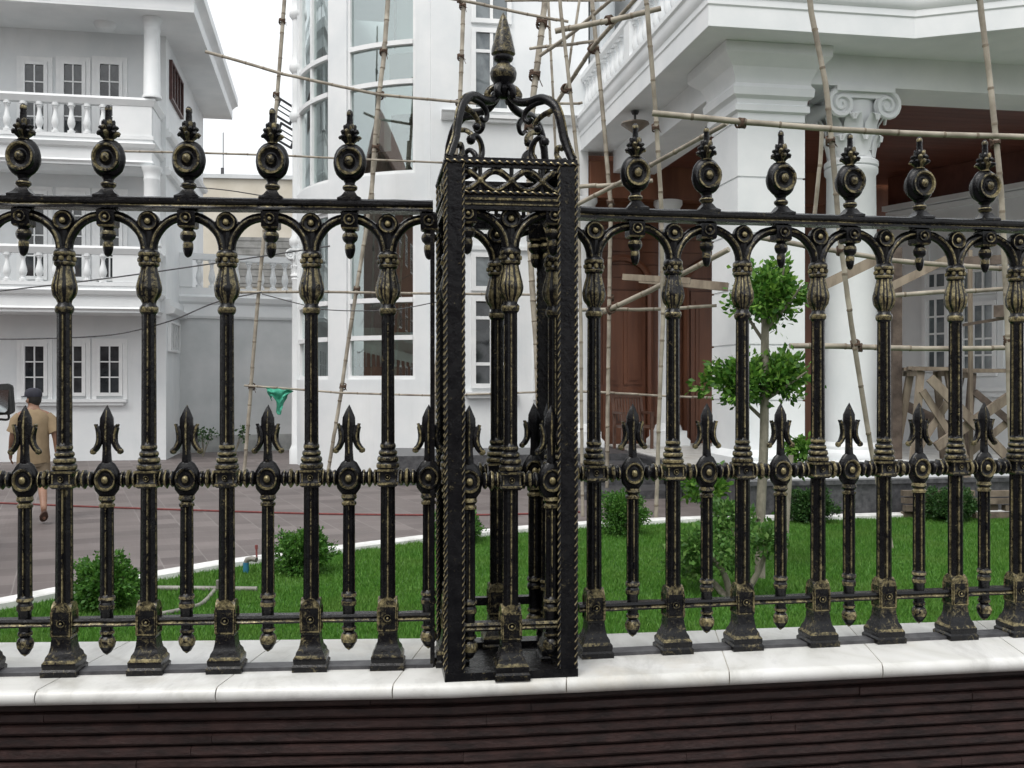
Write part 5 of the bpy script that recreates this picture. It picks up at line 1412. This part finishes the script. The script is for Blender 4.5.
# ================================================================ person
SKIN = simple('skin', (.20, .105, .065), (.27, .15, .10), 8, .55, .1)
SHIRT = simple('tan_shirt', (.20, .145, .085), (.27, .20, .12), 5, .9, .4, .01)
SHORTS = simple('khaki_shorts', (.17, .13, .085), (.23, .175, .12), 6, .9, .4, .01)
CAP = simple('navy_cap', (.012, .013, .022), (.03, .03, .045), 8, .8, .2)
SANDAL = simple('brown_sandal', (.05, .025, .018), (.09, .05, .035), 8, .7, .1)
HAIR = simple('black_hair', (.008, .007, .006), (.02, .018, .016), 30, .6, .4)
def person():
    root = empty('person', 'person in dark cap, tan shirt and sandals walking away across the paving at the left', 'person', (-5.98, 12.5, 0), math.radians(30))
    vs = []; es = []; rs = []
    def v(p, r, link=None):
        vs.append(p); rs.append(r)
        if link is not None: es.append((link, len(vs) - 1))
        return len(vs) - 1
    pel = v((0, 0, .89), (.125, .095)); wa = v((0, .0, 1.04), (.125, .095), pel); ch = v((0, .0, 1.22), (.145, .10), wa); nb = v((0, -.005, 1.365), (.075, .065), ch)
    nk = v((0, .01, 1.43), (.05, .052), nb); hd = v((0, .035, 1.50), (.072, .088), nk); hd2 = v((0, .035, 1.575), (.075, .09), hd); v((0, .03, 1.625), (.05, .06), hd2)
    def arm(s, el, wr, hn):
        sh = v((s * .165, -.005, 1.335), (.06, .06), nb); e = v(el, (.040, .042), sh); w_ = v(wr, (.028, .026), e); h_ = v(hn, (.040, .020), w_)
        d = (Vector(hn) - Vector(wr)).normalized(); fw = Vector((0, 1, 0)); 
        for i, (o, L) in enumerate(((-.024, .070), (-.008, .080), (.008, .076), (.024, .060))):
            p = Vector(hn) + fw * o + d * .035; q = p + d * L * .5 + Vector((-s * .006, 0, 0)); r_ = q + d * L * .45 + Vector((-s * .018, 0, 0))
            a = v(tuple(p), (.0095, .0095), h_); b = v(tuple(q), (.0088, .0088), a); v(tuple(r_), (.0075, .0075), b)
        p = Vector(hn) + fw * .032 - d * .02; a = v(tuple(p), (.011, .011), h_); v(tuple(p + fw * .03 + d * .035), (.009, .009), a)
    arm(-1, (-.235, .03, 1.07), (-.25, .17, .875), (-.245, .205, .81)); arm(1, (.245, -.06, 1.07), (.265, -.05, .835), (.265, -.03, .765))
    def leg(s, kn, an, he, to):
        hp = v((s * .085, 0, .82), (.09, .095), pel); md = v(tuple((Vector((s * .085, 0, .82)) + Vector(kn)) / 2), (.078, .082), hp); k = v(kn, (.054, .056), md)
        ca = v(tuple(Vector(kn) * .62 + Vector(an) * .38 + Vector((0, -.025, 0))), (.052, .054), k); a = v(an, (.036, .038), ca); 
        b = v(tuple((Vector(an) + Vector(to)) / 2 + Vector((0, .01, .0))), (.04, .03), a); v(to, (.042, .018), b)
    leg(-1, (-.095, .17, .47), (-.095, .20, .095), 0, (-.11, .36, .04)); leg(1, (.095, -.02, .46), (.09, -.30, .20), 0, (.10, -.22, .05))
    me = bpy.data.meshes.new('body'); me.from_pydata(vs, es, []); me.update(); o = bpy.data.objects.new('body', me); COL.objects.link(o); o.parent = root
    sk = o.modifiers.new('Skin', 'SKIN'); 
    for i, r in enumerate(rs): me.skin_vertices[0].data[i].radius = r; me.skin_vertices[0].data[i].use_root = (i == 0)
    sk.use_smooth_shade = True; sb = o.modifiers.new('Sub', 'SUBSURF'); sb.levels = 2; sb.render_levels = 2
    me.materials.append(SKIN)
    def ell(cx, cy, z, a, b, n=24, tilt=0): return [(cx + a * math.cos(2 * PI * i / n), cy + b * math.sin(2 * PI * i / n) , z + tilt * math.sin(2 * PI * i / n) + .008 * math.sin(5 * 2 * PI * i / n)) for i in range(n)]
    mb = MB()
    mb.loft([ell(0, .0, .74, .190, .150), ell(0, 0, .80, .192, .150), ell(0, 0, .93, .180, .140), ell(0, 0, 1.08, .178, .135), ell(0, -.005, 1.22, .196, .142), ell(0, -.008, 1.31, .205, .125), ell(0, -.008, 1.375, .155, .095), ell(0, 0, 1.405, .085, .075), ell(0, 0, 1.41, .068, .066)], caps=False)
    for s, el in ((-1, (-.235, .03, 1.07)), (1, (.245, -.06, 1.07))):
        a = Vector((s * .15, -.006, 1.335)); e = Vector(el); e = a + (e - a) * .80 + Vector((s * .012, 0, 0))
        mb.tube([a, a.lerp(e, .35) + Vector((s * .015, 0, .01)), a.lerp(e, .7), e], [.058, .076, .078, .080], 14)
    sh = mb.build('shirt', [SHIRT], root, 60)
    mb = MB()
    mb.loft([ell(0, 0, .70, .165, .13), ell(0, 0, .76, .182, .142), ell(0, 0, .90, .172, .13)], caps=True)
    for s, kn in ((-1, (-.095, .17, .47)), (1, (.095, -.02, .46))):
        a = Vector((s * .085, 0, .80)); k = Vector(kn); k = a.lerp(k, .86)
        mb.tube([a, a.lerp(k, .5), k], [.105, .105, .098], 14)
    mb.build('shorts', [SHORTS], root, 60)
    mb = MB(); mb.lathe([(.098, 1.565), (.103, 1.585), (.100, 1.62), (.082, 1.655), (.045, 1.673), (0, 1.677)], 20, 0, (0, .032, 0), sx=.92, sy=1.08)
    n = 10; r1 = []; r2 = []
    for i in range(n + 1):
        t = i / n; a = PI * (.12 + .76 * t); x = .085 * math.cos(a); y = .032 + .09 * math.sin(a); L = .085 * math.sin(PI * t) ** .6
        r1.append((x, y, 1.588)); r2.append((x * 1.05, y + L, 1.568))
    mb.loft([[p, q, (q[0], q[1], q[2] - .006), (p[0], p[1], p[2] - .006)] for p, q in zip(r1, r2)]); cp_ = mb.build('cap', [CAP], root, 50)
    mb = MB(); mb.lathe([(.0, 1.45), (.06, 1.46), (.082, 1.50), (.089, 1.55), (.088, 1.59), (0, 1.60)], 16, 0, (0, .018, 0), sx=.93); hr_ = mb.build('hair', [HAIR], root, 50)
    mb = MB()
    for s in (-1, 1): mb.lathe([(0, -.03), (.012, -.022), (.015, .005), (.010, .028), (0, .032)], 8, 0, (s * .084, .04, 1.515), sx=.5)
    mb.tube([(0, .122, 1.535), (0, .140, 1.508), (0, .125, 1.495)], [.008, .013, .011], 6); en_ = mb.build('ear_and_nose', [SKIN], root, 60)
    HM = Matrix.Translation((0, .032, 0)) @ Matrix.Rotation(math.radians(42), 4, 'Z') @ Matrix.Translation((0, -.032, 0))   # head turned to the left
    for o2 in (cp_, hr_, en_): o2.data.transform(HM)
    for (x, y, z, p) in ((-.103, .275, .018, 0), (.095, -.262, .10, .55)):
        mb = MB(); mb.M = Matrix.Translation((x, y, z)) @ Matrix.Rotation(-p, 4, 'X')
        n = 16; pr = [(.047 * math.cos(2 * PI * i / n) * (1 + .12 * math.sin(2 * PI * i / n)), .145 * math.sin(2 * PI * i / n)) for i in range(n)]; mb.prism(pr, -.014, .008)
        mb.tube([(-.045, .02, 0), (-.02, .05, .055), (0, .085, .045), (.02, .05, .055), (.045, .02, 0)], .009, 6); mb.build('sandal', [SANDAL], root, 40)
person()

# ---- van outside the frame at the left; its side mirror shows
def van():
    PAINT = simple('van_paint', (.62, .63, .64), (.70, .71, .71), 2, .25, 0); RUB = simple('rubber', (.012, .012, .012), (.03, .03, .03), 10, .8, .2)
    root = empty('van', 'white van at the left edge with only its black side mirror in view', 'van', (-6.35, 8.75, 0))
    mb = MB(); sec = [(-.80, .28), (.80, .28), (.83, .5), (.83, .95), (.79, 1.15), (.72, 1.78), (.64, 1.88), (-.64, 1.88), (-.72, 1.78), (-.79, 1.15), (-.83, .95), (-.83, .5)]
    def ring(y, s=1, top=1): return [(x * s, y, .28 + (z - .28) * top) for x, z in sec]
    mb.loft([ring(-1.9, .93), ring(-1.82, .99), ring(-1.0), ring(.9), ring(1.25, 1, .98), ring(1.62, .98, .60), ring(1.72, .94, .56)])
    mb.build('body', [PAINT], root, 30)
    mb = MB()
    for s in (-1, 1):
        for y0, y1 in ((-1.7, -.55), (-.45, .35), (.45, 1.15)):
            mb.add([(s * .795, y0, 1.18), (s * .795, y1, 1.18), (s * .735, y1 - (.12 if y1 > 1 else 0), 1.70), (s * .735, y0, 1.70)], [(0, 1, 2, 3)])
    mb.box((-.60, -1.92, 1.15), (.60, -1.89, 1.70)); mb.build('window', [PANE], root, 0)
    for x in (-.72, .72):
        for y in (-1.2, 1.1):
            mb = MB(); mb.M = Matrix.Translation((x, y, .29)) @ Matrix.Rotation(PI / 2, 4, 'Y'); mb.lathe([(.17, -.09), (.27, -.09), (.29, -.06), (.29, .06), (.27, .09), (.17, .09)], 28); wl = mb.build('wheel', [RUB], root, 40)
            mb = MB(); mb.M = Matrix.Translation((x, y, .29)) @ Matrix.Rotation(PI / 2, 4, 'Y'); mb.lathe([(0, -.08), (.06, -.085), (.17, -.07), (.17, .07), (.06, .085), (0, .08)], 24); mb.build('rim', [PIPE], wl, 40)
    # mirror
    p = P(2.0, 399.5, 9.95) - Vector((-6.35, 8.75, 0))
    mb = MB(); mb.M = Matrix.Translation(p) @ Matrix.Rotation(math.radians(-4), 4, 'Y')
    def rr(hx, hz_, y, r=.035, n=5): 
        out = []
        for cx, cz, a0 in ((hx - r, hz_ - r, 0), (-hx + r, hz_ - r, PI / 2), (-hx + r, -hz_ + r, PI), (hx - r, -hz_ + r, 1.5 * PI)):
            out += [(cx + r * math.cos(a0 + PI / 2 * i / n), y, cz + r * math.sin(a0 + PI / 2 * i / n)) for i in range(n + 1)]
        return out
    mb.loft([rr(.108, .150, -.035), rr(.112, .155, -.02), rr(.10, .145, .05), rr(.06, .09, .09)])
    mr = mb.build('mirror', [RUB], root, 40)
    mb = MB(); mb.M = Matrix.Translation(p) @ Matrix.Rotation(math.radians(-4), 4, 'Y'); mb.M = Matrix.Translation(p + Vector((0, -.046, 0))) @ Matrix.Rotation(math.radians(-9), 4, 'X'); mb.loft([rr(.086, .128, -.004), rr(.088, .130, .004)]); m, nt, b = newmat('mirror_glass'); b.inputs['Metallic'].default_value = 1; b.inputs['Roughness'].default_value = .06; b.inputs['Base Color'].default_value = (.42, .45, .46, 1)
    mb.build('mirror_glass', [m], mr, 0)
    mb = MB(); mb.tube(bez([p + Vector((.05, .03, -.14)), p + Vector((.04, .03, -.20)), p + Vector((-.10, .02, -.21)), (.80, p.y + .05, 1.22)], 5), .012, 8); mb.build('mirror_arm', [RUB], root, 50)
van()

# ---- across the road, behind the camera: what the tower glass and the gloss paint mirror
def opposite():
  BR = simple('brown_brick', (.12, .06, .045), (.20, .11, .085), 5, .85, .4, bscale=30); TI = simple('clay_tile', (.10, .05, .04), (.18, .09, .07), 5, .8, .4)
  for lab, loc, rz, H in (('brown brick house across the road behind the camera', (-4, -17, 0), 0, 6.6), ('tall brown brick house left of the driveway, mirrored in the tower glass', (-18, -4, 0), -PI / 2, 10.5)):
    root = empty('brick_house', lab, 'house', loc, rz, 'brown brick houses nearby')
    MB().box((-13, -8, -.1), (13, 0, H)).build('wall', [BR], root, 0)
    mb = MB(); mb.loft([[(-13.8, y, H), (13.8, y, H), (13.8, y, H + .2), (-13.8, y, H + .2)] for y in (.8, -8.8)]); mb.add([(-13.8, .8, H + .21), (13.8, .8, H + .21), (9, -4, H + 3.2), (-9, -4, H + 3.2), (-13.8, -8.8, H + .21), (13.8, -8.8, H + .21)], [(0, 1, 2, 3), (4, 0, 3), (1, 5, 2), (5, 4, 3, 2)])
    mb.build('roof', [TI], root, 0)
    R_ = Matrix.Rotation(PI, 4, 'Z')
    for z in [1.0 + 3.2 * q for q in range(int(H / 3.2))]:
        for x in (-11, -7, -3, 1, 5, 9): window(root, x, x + 1.6, z, z + 1.5, 2, 2, M=R_, pane=PANE)
opposite()

# ================================================================ light, sky, camera
EL = math.radians(58); AZ = math.radians(205)      # sun high, behind the camera on its left, veiled by cloud
w = bpy.data.worlds.new('World'); scene.world = w; w.use_nodes = True; nt = w.node_tree
bg = nt.nodes['Background']; sky = nt.nodes.new('ShaderNodeTexSky'); sky.sky_type = 'NISHITA'; sky.sun_disc = False
sky.sun_elevation = EL; sky.sun_rotation = AZ; sky.air_density = 1.2; sky.dust_density = 6.0; sky.ozone_density = 1.0
hs = nt.nodes.new('ShaderNodeHueSaturation'); hs.inputs['Saturation'].default_value = .3
nt.links.new(sky.outputs[0], hs.inputs['Color']); cl = nt.nodes.new('ShaderNodeMix'); cl.data_type = 'RGBA'; cl.inputs['Factor'].default_value = .7; cl.inputs[7].default_value = (6.3, 6.45, 6.55, 1)   # even white cloud cover
nt.links.new(hs.outputs[0], cl.inputs[6]); nt.links.new(cl.outputs[2], bg.inputs['Color']); bg.inputs['Strength'].default_value = .15
ld_ = bpy.data.lights.new('sun', 'SUN'); ld_.energy = 1.0; ld_.angle = math.radians(25); ld_.color = (1, .97, .93)
so = bpy.data.objects.new('sun', ld_); COL.objects.link(so)
# direction of the sun: azimuth measured clockwise from +Y
sd = Vector((math.sin(AZ) * math.cos(EL), math.cos(AZ) * math.cos(EL), math.sin(EL)))
so.rotation_euler = sd.to_track_quat('Z', 'Y').to_euler()
cam = bpy.data.cameras.new('camera'); co = bpy.data.objects.new('camera', cam); COL.objects.link(co); scene.camera = co
co.location = (0, 0, EYE); co.rotation_euler = (PI / 2, 0, 0); cam.sensor_width = 36; cam.lens = 36 * FPX / 1024; cam.clip_start = .05; cam.clip_end = 2000
cam.shift_y = (HOR - 384) / 1024
scene.view_settings.view_transform = 'Standard'; scene.view_settings.look = 'None'; scene.view_settings.gamma = 1; scene.view_settings.exposure = EXPO
scene.render.resolution_x = 1024; scene.render.resolution_y = 768
